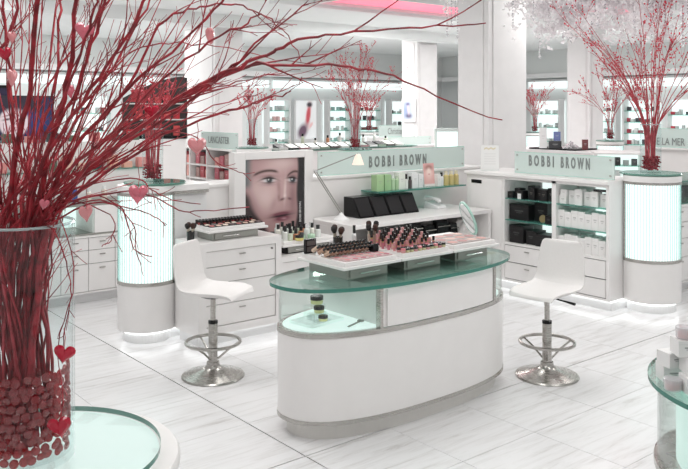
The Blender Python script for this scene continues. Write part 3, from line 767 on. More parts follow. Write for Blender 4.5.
# desk lamp
t = thing('desk_lamp', 'white jointed desk lamp with a glowing cone shade', 'lamp', (5.10, 6.30, .87), 0)
MB().lathe([(0, 0), (.085, 0), (.085, .008), (.05, .025), (.022, .055), (.012, .075), (0, .078)], n=24).build('base', M['white2'], t, world=False, smooth=True)
J1 = P(315, 171, 8.05); J0 = Vector((5.10, 6.30, .94)); SH = P(358, 154, 8.2)
side = Vector((.02, .012, 0))
a_ = MB(); a_.tube([J0 + side, J1 + side], .006, 6).tube([J0 - side, J1 - side], .006, 6); a_.build('lower_arm', M['alu'], t)
MB().tube([J1, SH], .006, 6).build('upper_arm', M['alu'], t)
MB().tube([J1 - Vector((0, .02, 0)), J1 + Vector((0, .02, 0))], .016, 8).build('elbow', M['chrome'], t)
MB().lathe([(.020, 0), (.028, -.012), (.062, -.11), (.058, -.11), (.024, -.014), (0, -.006)], SH, 24).build('shade', M['shade'], t, smooth=True)
cd = [P(311, 172, 8.1), P(314, 195, 8.05), P(319, 214, 8.0), P(324, 221, 7.8)]
cd[-1].z = .80
# black sloped bins
for i in range(4):
    t = thing('acrylic_bin', ['black sloped bin at the lamp end of the row', 'second black sloped bin from the lamp', 'third black sloped bin from the lamp', 'black sloped bin at the far end of the row from the lamp'][i], 'bin', (5.28 + i * .215, 6.22, .87), 0, 'black sloped bins on the work counter')
    w_ = .205; b = MB()
    pf = [(0, 0), (.26, 0), (.26, .205), (.11, .205)]
    v = [(0, y, z) for y, z in pf] + [(w_, y, z) for y, z in pf]
    b.add(v, [(0, 1, 2, 3), (7, 6, 5, 4), (0, 4, 5, 1), (1, 5, 6, 2), (2, 6, 7, 3), (3, 7, 4, 0)]).build('body', M['black'], t, world=False, bevel=.004)
    lid = MB().add([(.012, -.004, .02), (w_ - .012, -.004, .02), (w_ - .012, .104, .195), (.012, .104, .195), (.012, .004, .015), (w_ - .012, .004, .015), (w_ - .012, .112, .19), (.012, .112, .19)],
             [(0, 1, 2, 3), (7, 6, 5, 4), (0, 4, 5, 1), (2, 6, 7, 3), (1, 5, 6, 2), (0, 3, 7, 4)]).build('sloped_flap', M['blackm'], t, world=False, bevel=.002)
# telephone
t = thing('telephone', 'white desk telephone at the corner end of the work counter', 'telephone', (6.52, 6.36, .87), R(10))
MB().add([(-.09, -.1, 0), (.09, -.1, 0), (.09, .1, 0), (-.09, .1, 0), (-.085, -.09, .03), (.085, -.09, .03), (.085, .09, .075), (-.085, .09, .075)], [(3, 2, 1, 0), (4, 5, 6, 7), (0, 1, 5, 4), (1, 2, 6, 5), (2, 3, 7, 6), (3, 0, 4, 7)]).build('body', M['white2'], t, world=False, bevel=.008)
MB().tube([(-.06, -.10, .075), (-.06, -.09, .10), (-.055, 0, .118), (-.06, .09, .125), (-.06, .10, .10)], [.022, .022, .014, .022, .022], 8).build('handset', M['white2'], t, world=False, smooth=True)
kp = MB()
for i in range(3):
    for j in range(4): kp.box(.0 + i * .024, -.06 + j * .03, .048 + j * .0145, .016 + i * .024, -.042 + j * .03, .056 + j * .0145)
kp.build('keypad', pm((.55, .55, .55)), t, world=False)
# glass wall shelf
t = thing('wall_shelf', 'narrow glass shelf fixed under the block-letter fascia', 'shelf', (5.62, 6.30, 1.10), 0)
MB().box(5.62, 6.30, 1.10, 6.96, 6.60, 1.112, 0).build('glass_plate', M['shelfglass'], t)
MB().box(5.62, 6.296, 1.099, 6.96, 6.302, 1.113).build('edge', M['tedge'], t)
for x in (5.75, 6.80): MB().box(x, 6.48, 1.085, x + .015, 6.60, 1.10).build('bracket', M['steel'], t)
SZ = 1.113
G = 'goods on the glass wall shelf'
for i, (x, wd, h, col, lb) in enumerate(((5.70, .10, .17, (.38, .56, .30), 'pale green carton at the left end of the glass wall shelf'), (5.81, .09, .17, (.34, .53, .28), 'green carton, second on the glass wall shelf'), (6.02, .09, .18, (.74, .77, .70), 'cream carton beside the green cartons'),
                                      (6.22, .09, .17, (.80, .80, .80), 'white carton left of the pink card'), (6.31, .07, .15, (.78, .78, .78), 'narrow white carton left of the pink card'), (6.60, .05, .13, (.82, .80, .78), 'slim white carton right of the pink card'))):
    inst(box_me(col, wd, .09, h, lerp(col, (.3, .3, .3), .3)), 'carton', (x, 6.42, SZ), 0, lb, 'carton', G)
for x, c_, lb in ((5.90, ((.45, .62, .40), (.70, .75, .7), .028, .13, .03), 'green bottle between the cartons'), (5.96, ((.42, .58, .36), (.5, .6, .45), .024, .12, .025), 'slim green bottle beside the cream carton'), (6.10, ((.76, .77, .74), (.03, .03, .03), .026, .11, .05), 'white bottle with a black cap left of the pink card'), (6.16, ((.10, .08, .08), (.02, .02, .02), .022, .10, .03), 'small black bottle on the glass wall shelf'),
               (6.66, ((.80, .80, .80), (.03, .03, .03), .026, .11, .04), 'white bottle with a black cap right of the pink card')):
    inst(bottle_me(*c_), 'bottle', (x, 6.40, SZ), 0, lb, 'bottle', G)
for i in range(3):
    inst(bottle_me((.62, .50, .22), (.72, .66, .5), .032, .125, .035), 'perfume_bottle', (6.735 + i * .085, 6.40, SZ), 0, ['amber bottle nearest the pink card', 'middle amber bottle of the three', 'amber bottle at the right end of the glass wall shelf'][i], 'bottle', 'amber bottles at the end of the glass wall shelf')
def pinkcard(u, v):
    c_ = lerp((.78, .40, .38), (.86, .60, .56), gau(u, v, .5, .6, .4, .4))
    c_ = lerp(c_, (.35, .14, .13), min(1, 1.4 * gau(u, v, .5, .80, .34, .13))); c_ = lerp(c_, (.90, .70, .64), min(1, 1.5 * gau(u, v, .5, .64, .2, .14)))
    c_ = lerp(c_, (.6, .2, .2), min(1, gau(u, v, .5, .52, .08, .03)))
    return lerp(c_, (.90, .82, .80), sst(.14, .06, v))
M['print2'] = print_mat('card_print', .4)
t = thing('counter_card', 'pink picture card standing on the glass wall shelf', 'card', (6.41, 6.42, SZ), 0)
MB().box(0, .002, 0, .17, .012, .26).build('board', M['white2'], t, world=False); printed('print', .17, .26, pinkcard, 30, 44, M['print2'], t)
t.rotation_euler = (R(-6), 0, 0)
# bags and boxes on the open shelf under the work counter
for i, (x, wd, h) in enumerate(((5.60, .26, .33), (5.85, .20, .35), (6.06, .18, .31), (6.26, .20, .34), (6.43, .13, .30))):
    t = thing('black_pouch', ['large black pouch at the left of the open shelf', 'tall black pouch on the open shelf', 'small black pouch in the middle of the open shelf', 'wide black pouch on the open shelf', 'narrow black pouch beside the white bag'][i], 'pouch', (x, 6.02, .455), 0, 'black pouches under the work counter')
    MB().add([(-wd / 2, -.07, 0), (wd / 2, -.07, 0), (wd / 2, .07, 0), (-wd / 2, .07, 0), (-wd / 2 * .96, -.03, h), (wd / 2 * .98, -.02, h * .96), (wd / 2 * .96, .05, h * .98), (-wd / 2 * .95, .04, h)], [(3, 2, 1, 0), (4, 5, 6, 7), (0, 1, 5, 4), (1, 2, 6, 5), (2, 3, 7, 6), (3, 0, 4, 7)]).build('bag', M['black'], t, world=False, bevel=.015)
    MB().box(-wd / 2 * .9, -.05, h * .80, wd / 2 * .9, -.044, h * .83).build('zip', M['steel'], t, world=False)
b = MB(); rr = random.Random(4); v = []
for j in range(5):
    for i in range(14):
        a = 2 * PI * i / 14; k = (1, 1.08, 1.0, .88, .5)[j] * (.9 + .25 * rr.random())
        v.append((6.675 + .145 * k * math.cos(a), 6.08 + .11 * k * math.sin(a), .455 + (0, .07, .16, .24, .29)[j] + .03 * rr.random() * (j > 0)))
b.add(v, [(j * 14 + i, j * 14 + (i + 1) % 14, (j + 1) * 14 + (i + 1) % 14, (j + 1) * 14 + i) for j in range(4) for i in range(14)] + [tuple(reversed(range(14))), tuple(56 + i for i in range(14))])
tag(b.build('crumpled_bag', pm((.82, .80, .78), .6), None), 'crumpled white bag on the open shelf under the work counter', 'bag')
# sign card on the corner ledge
def goldcard(u, v):
    c_ = (.84, .84, .83)
    if .2 < u < .8: c_ = lerp(c_, (.62, .50, .18), .8 * gau(0, v, 0, .87 + .02 * math.sin(u * 25), 1, .025))
    for k in range(5):
        if .2 < u < .8: c_ = lerp(c_, (.55, .55, .55), .35 * gau(0, v, 0, .66 - k * .1, 1, .018))
    return c_
t = thing('notice_stand', 'white notice card in a clear stand at the foot of the marble pillar', 'notice', (7.07, 6.17, 1.28), R(-45))
MB().box(0, .004, 0, .21, .01, .29).build('acrylic_back', M['glass'], t, world=False); printed('print', .21, .29, goldcard, 24, 40, M['print2'], t)
MB().box(0, -.04, 0, .21, .06, .004).build('foot', M['glass'], t, world=False)

# boxes in the lit bays (cabinet front is x = 6.95, facing -x)
def bay(lx, ly, z): return (6.95 + ly, 6.27 - lx, z)
LB = ['small black carton on the top shelf of the left lit bay', 'large black box on the middle shelf of the left lit bay', 'black box on the bottom of the left lit bay']
for i, (x, s, h, yy) in enumerate(((.60, .07, .07, .08), (.67, .08, .11, .12), (.75, .06, .09, .07), (.80, .10, .14, .2), (.87, .08, .13, .1), (.95, .08, .12, .14), (1.03, .08, .12, .10), (1.11, .08, .14, .12))):
    inst(box_me((.008, .007, .008), s, .09, h, (.10, .09, .08)), 'black_carton', bay(x, yy, 1.01), R(-90), 'small black carton, %s from the left on the top shelf of the left bay' % ORD[i], 'carton', 'black cartons on the top shelf')
inst(box_me((.75, .75, .74), .045, .02, .06), 'white_label_card', bay(.735, .03, 1.01), R(-90), 'tiny white card among the black cartons', 'card')
for i, (x, s, h, yy) in enumerate(((.70, .26, .17, .14), (.93, .17, .20, .22), (1.12, .09, .09, .1))):
    inst(box_me((.007, .006, .007), s, .16, h, (.06, .06, .06)), 'black_box', bay(x, yy, .775), R(-90), ['largest black box on the middle shelf of the left lit bay', 'tall black box on the middle shelf of the left lit bay', 'small black box at the right of the middle shelf'][i], 'box', 'black boxes in the left lit bay')
o = MB().lathe([(0, 0), (.04, 0), (.045, .01), (.04, .02), (0, .02)], n=18).build('gold_tin', pm((.40, .33, .18), .35, 1), None); o.location = bay(1.02, .07, .82); o.rotation_euler = (0, R(-80), 0); tag(o, 'round gold tin leaning by the black boxes', 'tin')
for i, (x, s, h, yy) in enumerate(((.68, .19, .19, .13), (.86, .13, .15, .15), (1.055, .24, .13, .13))):
    inst(box_me((.008, .007, .008), s, .18, h, (.06, .06, .06)), 'black_box', bay(x, yy, .525), R(-90), ['tall black box at the left of the bay floor', 'middle black box on the bay floor', 'low black box at the right of the bay floor'][i], 'box', 'black boxes in the left lit bay')
WB = 'white carton on the %s of the right lit bay'
WH = (.80, .785, .775)
for i in range(6):
    inst(box_me(WH, .082, .08, (.085, .14, .16, .14, .15, .13)[i], (.55, .54, .53)), 'white_carton', bay(1.275 + i * .093, .09 + .03 * (i % 2), 1.01), R(-90), 'white carton, %s from the left on the top shelf of the right bay' % ORD[i], 'carton', 'white cartons on the top shelf')
inst(box_me(WH, .075, .08, .06, (.55, .54, .53)), 'white_carton', bay(1.285, .09, 1.095), R(-90), 'white carton stacked on another at the left of the top shelf', 'carton')
inst(box_me((.03, .025, .03), .16, .06, .02), 'black_case', bay(1.70, .11, 1.162), R(-90), 'flat black case lying on top of the white cartons', 'case')
for sh_, (z, nm) in enumerate(((.775, 'middle shelf'), (.525, 'bottom'))):
    for i in range(7):
        inst(box_me(WH, .078, .08, (.17, .155, .175)[(i + sh_) % 3], (.55, .54, .53)), 'white_carton', bay(1.265 + i * .080, .08, z), R(-90), 'white carton, %s in the front row on the %s of the right bay' % (ORD[i], nm), 'carton', 'white cartons on the ' + nm)
    for i in range(4):
        inst(box_me((.76, .78, .77), .10, .08, .17, (.55, .54, .53)), 'white_carton', bay(1.30 + i * .13, .22, z), R(-90), 'white carton, %s in the back row on the %s of the right bay' % (ORD[i], nm), 'carton', 'back-row white cartons')
# ================================================================== VASES AND BRANCHES
def smooth_path(ctrl, sub=5):
    pts = [Vector(p) for p in ctrl]; out = []
    for i in range(len(pts) - 1):
        p0 = pts[max(i - 1, 0)]; p1 = pts[i]; p2 = pts[i + 1]; p3 = pts[min(i + 2, len(pts) - 1)]
        for k in range(sub):
            t = k / sub; out.append(.5 * ((2 * p1) + (p2 - p0) * t + (2 * p0 - 5 * p1 + 4 * p2 - p3) * t * t + (3 * p1 - p0 - 3 * p2 + p3) * t ** 3))
    out.append(pts[-1]); return out
def rvec(r): return Vector((r.gauss(0, 1), r.gauss(0, 1), r.gauss(0, 1))).normalized()
def twigs(mb, path, r0, r, count, length, depth, spread=.55, up=.25, tmin=.3, beads=None, n=4, mi=0, rmin=.0012):
    m = len(path)
    for _ in range(count):
        t = tmin + (1 - tmin) * r.random() ** .85
        i = min(m - 2, int(t * (m - 1))); p = path[i]; d = (path[min(i + 2, m - 1)] - path[max(i - 1, 0)]).normalized()
        s = rvec(r); s = (s - d * s.dot(d)).normalized()
        d2 = (d + s * spread * (.6 + .8 * r.random()) + Vector((0, 0, up * r.random()))).normalized()
        L = length * (.45 + .75 * r.random()) * (1.15 - .5 * t); k = 5
        bend = rvec(r) * .35; pts = [p]; dd = d2
        for q in range(k):
            dd = (dd + bend * .18 + rvec(r) * .10 + Vector((0, 0, .03))).normalized(); pts.append(pts[-1] + dd * L / k)
        ra = max(rmin, r0 * (1 - .65 * t) * .55)
        mb.tube(pts, [max(rmin * .8, ra * (1 - .75 * q / k)) for q in range(k + 1)], n, mi, cap=False)
        if beads is not None:
            for q in (2, 4, 5):
                if r.random() < .5: beads.append(pts[q])
        if depth > 0: twigs(mb, pts, ra, r, r.randint(1, 3), L * .6, depth - 1, spread, up, .25, beads, n, mi, rmin)
def bead_mesh(beads, s):
    b = MB()
    for p in beads:
        v = [p + Vector(d) * s for d in ((1, 0, 0), (-1, 0, 0), (0, 1, 0), (0, -1, 0), (0, 0, 1), (0, 0, -1))]
        b.add(v, [(0, 2, 4), (2, 1, 4), (1, 3, 4), (3, 0, 4), (2, 0, 5), (1, 2, 5), (3, 1, 5), (0, 3, 5)])
    return b
def vase(label, loc, r, h, th=.006, seg=40):
    t = thing('glass_vase', label, 'vase', loc, 0)
    MB().lathe([(0, 0), (r, 0), (r, h), (r - th, h), (r - th, .02), (0, .02)], n=seg).build('cylinder', M['vase'], t, world=False)
    rim = [(r - th / 2 + th * .7 * math.cos(2 * PI * k / 6), h + th * .7 * math.sin(2 * PI * k / 6)) for k in range(6)]
    MB().lathe(rim, n=seg, close=True).build('rim', M['rimglass'], t, world=False)
    return t

HEART = None
def heart_mesh():
    n = 26; ring = []
    for k in range(n):
        a = 2 * PI * k / n
        x = 16 * math.sin(a) ** 3; z = 13 * math.cos(a) - 5 * math.cos(2 * a) - 2 * math.cos(3 * a) - math.cos(4 * a)
        ring.append((x / 17, (z + 2.5) / 17))
    b = MB(); v = [(x, 0, z) for x, z in ring] + [(x * .72, -.30, z * .72 + .02) for x, z in ring] + [(x * .72, .30, z * .72 + .02) for x, z in ring] + [(0, -.42, .05), (0, .42, .05)]
    fs = []
    for k in range(n):
        j = (k + 1) % n
        fs += [(k, j, n + j, n + k), (j, k, 2 * n + k, 2 * n + j), (n + k, n + j, 3 * n), (2 * n + j, 2 * n + k, 3 * n + 1)]
    b.add(v, fs); return b
HB = heart_mesh(); HM = {k: HB.mesh('heart', M[k]) for k in ('heartpink', 'heartred', 'heartpale')}
def heart(label, pos, size, kind, rz, squash=1.0, tilt=0.0, cord=.06):
    t = thing('heart_pendant', label, 'ornament', pos, rz, 'glass hearts hung in the branches')
    o = inst(HM[kind], 'heart', (0, 0, 0), parent=t, rot=(0, tilt, 0), scale=(size * squash, size, size))
    MB().tube([(0, 0, size * .5), (.004, 0, size * .6 + cord * .5), (0, 0, size * .6 + cord)], .0012, 4).build('cord', M['red2'], t, world=False)
    return t

# ---- foreground round table and big vase
def round_table(label, cx, cy, r_out, r_in, z, lit):
    t = thing('round_table', label, 'table', (cx, cy, 0), 0)
    MB().lathe([(0, 0), (r_out - .10, 0), (r_out - .10, .10), (0, .10)], (cx, cy, 0), 48).build('plinth', M['white2'], t)
    MB().lathe([(r_out - .03, .10), (r_out - .03, z - .06), (0, z - .06)], (cx, cy, 0), 48).build('drum', M['white'], t, smooth=True)
    MB().lathe([(0, z - .06), (r_out - .01, z - .06), (r_out, z - .05), (r_out, z - .025), (r_out - .008, z - .015), (0, z - .015)], (cx, cy, 0), 64).build('white_rim', M['white'], t, smooth=True)
    MB().lathe([(0, z - .015), (r_in - .006, z - .015), (r_in - .006, z - .006), (0, z - .006)], (cx, cy, 0), 64).build('lit_disc', lit, t)
    g = MB(); n = 64
    g.prism([(cx + r_in * math.cos(2 * PI * k / n), cy + r_in * math.sin(2 * PI * k / n)) for k in range(n)], z - .006, z + .012, 0, 1)
    g.build('glass_top', [M['glass'], M['tedge']], t)
    return t
TC = P(34, 108, 2.65)
M['litdisc'] = emit('lit_table_disc', (.86, .99, .96), .62)
round_table('white round table with a lit glass top in the lower left corner', TC.x, TC.y, .475, .41, .848, M['litdisc'])
VB = P(22, 108, 2.62); VZ = .86; VR = .165; VH = .765
vase('large clear cylinder vase on the lit round table', (VB.x, VB.y, VZ), VR, VH, .007, 56)
# glass discs in the vase
dm = MB().lathe([(0, -.006), (.010, -.0055), (.0145, -.002), (.0145, .002), (.010, .0055), (0, .006)], n=14).mesh('glass_disc', M['disc'])
r = random.Random(3); cnt = 0
toward = math.atan2(-VB.y, -VB.x)
for row in range(10):
    for k in range(17):
        a = toward + (k - 8) * .205 + (row % 2) * .1 + r.uniform(-.04, .04); rr_ = VR - .018 - .012 * r.random()
        p = Vector((VB.x + rr_ * math.cos(a), VB.y + rr_ * math.sin(a), VZ + .036 + row * .0275 + r.uniform(-.005, .005)))
        inst(dm, 'glass_disc', p, 0, 'red glass disc lying in the bottom of the large vase', 'glass disc', 'red glass discs in the large vase', rot=(R(90) + r.uniform(-.5, .5), r.uniform(-.4, .4), a + R(90)))
for k in range(110):
    a = r.uniform(0, 2 * PI); rr_ = (VR - .035) * math.sqrt(r.random()) * .85
    p = Vector((VB.x + rr_ * math.cos(a), VB.y + rr_ * math.sin(a), VZ + .034 + r.random() * .24))
    inst(dm, 'glass_disc', p, 0, 'red glass disc lying in the bottom of the large vase', 'glass disc', 'red glass discs in the large vase', rot=(r.uniform(0, 3), r.uniform(0, 3), 0))
# ---- big bouquet: main stems drawn as space curves through the vase
bq = thing('branch_bouquet', 'huge spray of red painted branches standing in the large vase', 'branches', (VB.x, VB.y, VZ + .03), 0)
r = random.Random(11)
def stem(ctrl, r0, r1, nt_, tl, depth=1, spread=.5, mt='red', jitter=.006, up=.2, tmin=.3):
    """ctrl: list of points (already in metres)"""
    path = smooth_path(ctrl, 5)
    path = [p + rvec(r) * jitter * (0 if i == 0 else 1) for i, p in enumerate(path)]
    m = len(path); rad = [r0 + (r1 - r0) * (i / (m - 1)) ** .8 for i in range(m)]
    rad = [x * (1 + .12 * r.uniform(-1, 1)) for x in rad]
    b = MB(); b.tube(path, rad, 7)
    twigs(b, path, r0, r, nt_, tl, depth, spread, up, tmin, None, 4)
    return b.build('branch', M[mt], bq, smooth=True)
def foot(k):
    a = k * 2.4; q = .10 * math.sqrt((k % 7) / 7); return Vector((VB.x + q * math.cos(a), VB.y + q * math.sin(a), VZ + .05))
def neck(px, dd=0): return P(px, 225, 2.62 + dd)
S = []
# (controls above the rim: px, py, depth), start radius, end radius, twigs, twig length
S.append((12, [(8, 205, 2.6), (24, 120, 2.5), (34, 50, 2.45), (42, -30, 2.4)], .0135, .007, 5, .35))
S.append((40, [(44, 170, 2.6), (64, 100, 2.5), (74, 30, 2.45), (79, -40, 2.4)], .012, .006, 6, .40))
S.append((45, [(60, 200, 2.6), (100, 160, 2.5), (160, 112, 2.38), (222, 75, 2.25), (262, 58, 2.2), (290, 43, 2.17), (340, 33, 2.1), (424, 28, 2.05), (484, 23, 2.0)], .0125, .0016, 7, .30))
S.append((42, [(62, 196, 2.62), (110, 153, 2.54), (170, 106, 2.45), (240, 68, 2.36), (279, 64, 2.3), (340, 66, 2.25), (385, 73, 2.22), (424, 89, 2.2), (501, 121, 2.15)], .011, .0016, 6, .26))
S.append((48, [(70, 200, 2.5), (115, 168, 2.4), (176, 129, 2.3), (238, 109, 2.2), (262, 102, 2.16), (292, 92, 2.1)], .009, .0016, 7, .22))
S.append((35, [(75, 165, 2.65), (140, 118, 2.65), (190, 96, 2.6), (238, 82, 2.6), (300, 68, 2.6)], .008, .0014, 8, .30))
S.append((30, [(60, 165, 2.7), (130, 85, 2.7), (160, 26, 2.7), (195, 8, 2.68), (224, 4, 2.66), (254, 10, 2.64), (282, 30, 2.62), (303, 62, 2.6)], .008, .0013, 4, .25))
S.append((40, [(90, 165, 2.4), (165, 118, 2.3), (224, 75, 2.25), (262, 38, 2.2), (308, 2, 2.15)], .008, .002, 5, .25))
S.append((32, [(55, 180, 2.75), (85, 110, 2.75), (120, 62, 2.75), (160, 44, 2.75), (215, 47, 2.72), (276, 60, 2.7)], .006, .0012, 4, .25))
S.append((25, [(45, 160, 2.5), (90, 90, 2.4), (130, 30, 2.3), (160, -30, 2.25)], .009, .004, 8, .4))
S.append((20, [(35, 150, 2.8), (55, 80, 2.9), (60, 10, 2.95), (62, -40, 3)], .008, .004, 8, .4))
S.append((35, [(60, 150, 2.8), (105, 80, 2.9), (140, 20, 2.95), (165, -30, 3)], .008, .003, 9, .4))
S.append((30, [(50, 150, 2.65), (78, 85, 2.6), (100, 20, 2.6), (118, -40, 2.6)], .009, .004, 8, .4))
S.append((15, [(15, 150, 2.7), (10, 80, 2.7), (4, 20, 2.7), (0, -30, 2.7)], .009, .004, 7, .35))
S.append((5, [(-5, 160, 2.5), (-10, 80, 2.4), (14, 20, 2.4), (20, -30, 2.4)], .009, .004, 7, .35))
S.append((28, [(70, 170, 2.45), (125, 120, 2.3), (185, 60, 2.2), (240, 26, 2.1), (262, 14, 2.1)], .008, .002, 8, .3))
S.append((44, [(80, 190, 2.7), (130, 150, 2.75), (200, 112, 2.8), (262, 92, 2.85)], .008, .0018, 9, .3))
S.append((38, [(68, 160, 2.55), (108, 108, 2.5), (160, 62, 2.45), (215, 10, 2.4), (238, -20, 2.4)], .009, .003, 9, .35))
S.append((26, [(40, 150, 2.4), (70, 80, 2.3), (92, 20, 2.25), (100, -20, 2.2)], .007, .003, 8, .3))
S.append((18, [(28, 160, 2.85), (45, 90, 2.9), (90, 30, 3), (120, -20, 3)], .007, .003, 8, .35))
S.append((0, [(-30, 170, 2.6), (-70, 90, 2.6), (-110, 10, 2.6)], .010, .003, 8, .35))
S.append((-5, [(-40, 180, 2.7), (-110, 110, 2.75), (-190, 40, 2.8)], .009, .002, 8, .35))
for k, (nk, cs, r0, r1, nt_, tl) in enumerate(S):
    f0 = foot(k); dd = r.uniform(-.07, .07)
    nkp = P(max(-18, min(56, nk)), 232, 2.62 + dd); mid = (f0 + nkp) / 2 + rvec(r) * .02
    stem([f0, mid, nkp] + [P(*q) for q in cs], r0, r1, nt_, tl, 1)
# thin filler stems fanning out and up
for k in range(30):
    f0 = foot(k + 3); nk = P(r.uniform(-14, 56), 230, 2.62 + r.uniform(-.09, .09))
    tx = r.uniform(-60, 235); ty = -10 - 5 * r.random() if tx < 120 else r.uniform(-10, 110)
    D1 = r.uniform(2.35, 3.0); m1 = P(.5 * (nk.x * 0 + 30) + .42 * tx, 150 + (ty * .3), .5 * (2.62 + D1))
    stem([f0, (f0 + nk) / 2 + rvec(r) * .03, nk, m1, P(tx, ty, D1)], r.uniform(.0045, .0075), .0016, 5, .28, 1, .5, 'red' if k % 2 else 'red2')
# drooping twigs on the right of the vase
for cs, r0 in (([(52, 222, 2.5), (90, 204, 2.4), (120, 207, 2.3), (129, 229, 2.28), (134, 249, 2.27), (152, 257, 2.26)], .0035), ([(52, 215, 2.5), (92, 196, 2.4), (121, 206, 2.33), (150, 214, 2.3), (166, 226, 2.3)], .003),
               ([(60, 205, 2.5), (120, 192, 2.3), (151, 196, 2.25), (179, 210, 2.2), (206, 211, 2.18), (250, 207, 2.16)], .003), ([(60, 195, 2.5), (130, 178, 2.35), (152, 190, 2.3), (172, 200, 2.3), (200, 204, 2.28)], .0028),
               ([(56, 212, 2.5), (100, 200, 2.4), (132, 222, 2.35), (136, 250, 2.33), (141, 265, 2.32)], .0026), ([(60, 200, 2.5), (110, 215, 2.42), (112, 238, 2.4), (102, 246, 2.38)], .0026),
               ([(58, 190, 2.55), (130, 155, 2.5), (160, 132, 2.5), (197, 138, 2.5), (214, 160, 2.5), (236, 171, 2.5), (250, 174, 2.5)], .0026),
               ([(54, 230, 2.46), (66, 262, 2.42), (71, 296, 2.41), (64, 330, 2.42), (64, 352, 2.42)], .0022), ([(60, 218, 2.48), (74, 280, 2.41), (58, 345, 2.42), (63, 395, 2.42), (60, 420, 2.42)], .002)):
    b0 = P(40, 228, 2.58)
    stem([b0] + [P(*q) for q in cs], r0, .0013, 5, .07, 0, .7, 'red', .002)
RZ = -R(39.2)
for (px, py, D, s, kind, ro, sq, lb) in (
    (84, 32, 2.3, .030, 'heartpink', .3, 1, 'dark pink glass heart high on the thick branches'), (5, 55, 2.3, .026, 'heartred', .5, .8, 'red glass heart at the upper left edge'),
    (12, 38, 2.35, .022, 'heartpale', .9, .7, 'small pale pink heart near the top left corner'), (12, 78, 2.3, .030, 'heartpale', 1.1, .6, 'long pale pink heart seen edge-on below the red one'),
    (138, 195, 2.25, .034, 'heartpink', .6, .9, 'pink heart hanging in front of the left light tower'), (86, 214, 2.35, .030, 'heartpale', .8, .8, 'pale pink heart hanging just above the vase rim'),
    (210, 36, 2.3, .030, 'heartpale', 1.2, .45, 'narrow coral heart hanging before the white pillar'), (197, 147, 2.45, .034, 'heartpale', .3, .9, 'pale pink heart hanging beside the green glass sign'),
    (64, 355, 2.40, .034, 'heartred', .2, 1, 'red heart hanging against the upper side of the vase'), (60, 428, 2.41, .038, 'heartred', .1, 1, 'large red heart hanging low against the vase'),
    (152, 112, 2.6, .026, 'heartred', .4, 1, 'red heart before the dark arched display'), (70, 92, 2.5, .026, 'heartpink', .9, .7, 'pink heart amid the branches over the table'), (44, 205, 2.42, .02, 'heartpink', .5, .8, 'small pink heart at the vase rim')):
    heart(lb, P(px, py, D), s, kind, RZ + ro, sq, .1 * ((px % 5) - 2))

def arrangement(vlabel, blabel, loc, vr, vh, n, seed, height, width, mt='red2', tw=4, beadsize=.008, fill=True, hearts=0, lean=None, rmin=.0016, flabel=None, thin=1.0):
    r_ = random.Random(seed); L = Vector(loc)
    vase(vlabel, loc, vr, vh, .005, 24)
    bt = thing('branch_bouquet', blabel, 'branches', (loc[0], loc[1], loc[2] + .03), 0)
    beads = []
    for k in range(n):
        a = 2 * PI * (k + r_.random() * .7) / n; q = vr * .55 * math.sqrt(r_.random())
        f0 = L + Vector((q * math.cos(a), q * math.sin(a), .03)); nk = L + Vector((vr * .72 * math.cos(a), vr * .72 * math.sin(a), vh))
        wd = width * (.25 + .75 * r_.random()); hh = height * (.65 + .45 * r_.random()) * (1.1 - .25 * wd / width)
        tp = L + Vector((wd * math.cos(a), wd * math.sin(a), vh + hh))
        if lean: tp += Vector(lean) * r_.random()
        md = nk.lerp(tp, .45) + Vector((0, 0, .10 * height)) + rvec(r_) * .04
        path = smooth_path([f0, nk, md, tp], 4); path = [p + rvec(r_) * .006 for p in path]
        m = len(path); b = MB(); r0 = (.0055 + .003 * r_.random()) * thin
        b.tube(path, [r0 + (rmin - r0) * i / (m - 1) for i in range(m)], 5)
        twigs(b, path, r0, r_, tw, height * .42, 1, .55, .25, .4, beads, 3, 0, rmin)
        b.build('branch', M[mt], bt)
    bead_mesh(beads, beadsize).build('bead_buds', M['bud'], bt)['kind'] = 'stuff'
    if fill:
        rr_ = vr - .012
        o = MB(); rg = random.Random(seed + 5)
        for k in range(150):
            a = rg.uniform(0, 2 * PI); q = rr_ * math.sqrt(rg.random()); p = L + Vector((q * math.cos(a), q * math.sin(a), .03 + rg.random() * vr * 1.3)); s_ = vr * .16
            v = [p + Vector(d) * s_ for d in ((1, 0, 0), (-1, 0, 0), (0, 1, 0), (0, -1, 0), (0, 0, .6), (0, 0, -.6))]
            o.add(v, [(0, 2, 4), (2, 1, 4), (1, 3, 4), (3, 0, 4), (2, 0, 5), (1, 2, 5), (3, 1, 5), (0, 3, 5)])
        tag(o.build('glass_pebbles', M['pebble'], None), flabel or ('red glass pebbles filling the ' + vlabel), 'pebbles', kind='stuff')
M['pebble'] = mat('red_pebble', (.30, .012, .025), .15)
DISC = 1.357
arrangement('clear vase on the left light tower', 'red branches in the vase on the left light tower', (3.135, 6.50, DISC), .092, .46, 14, 21, .46, .32, 'red2', 5, .007)
arrangement('clear vase on the right light tower', 'tall spray of red branches on the right light tower', (7.43, 4.26, DISC), .102, .48, 24, 22, 1.12, 1.10, 'red2', 6, .010, rmin=.002)

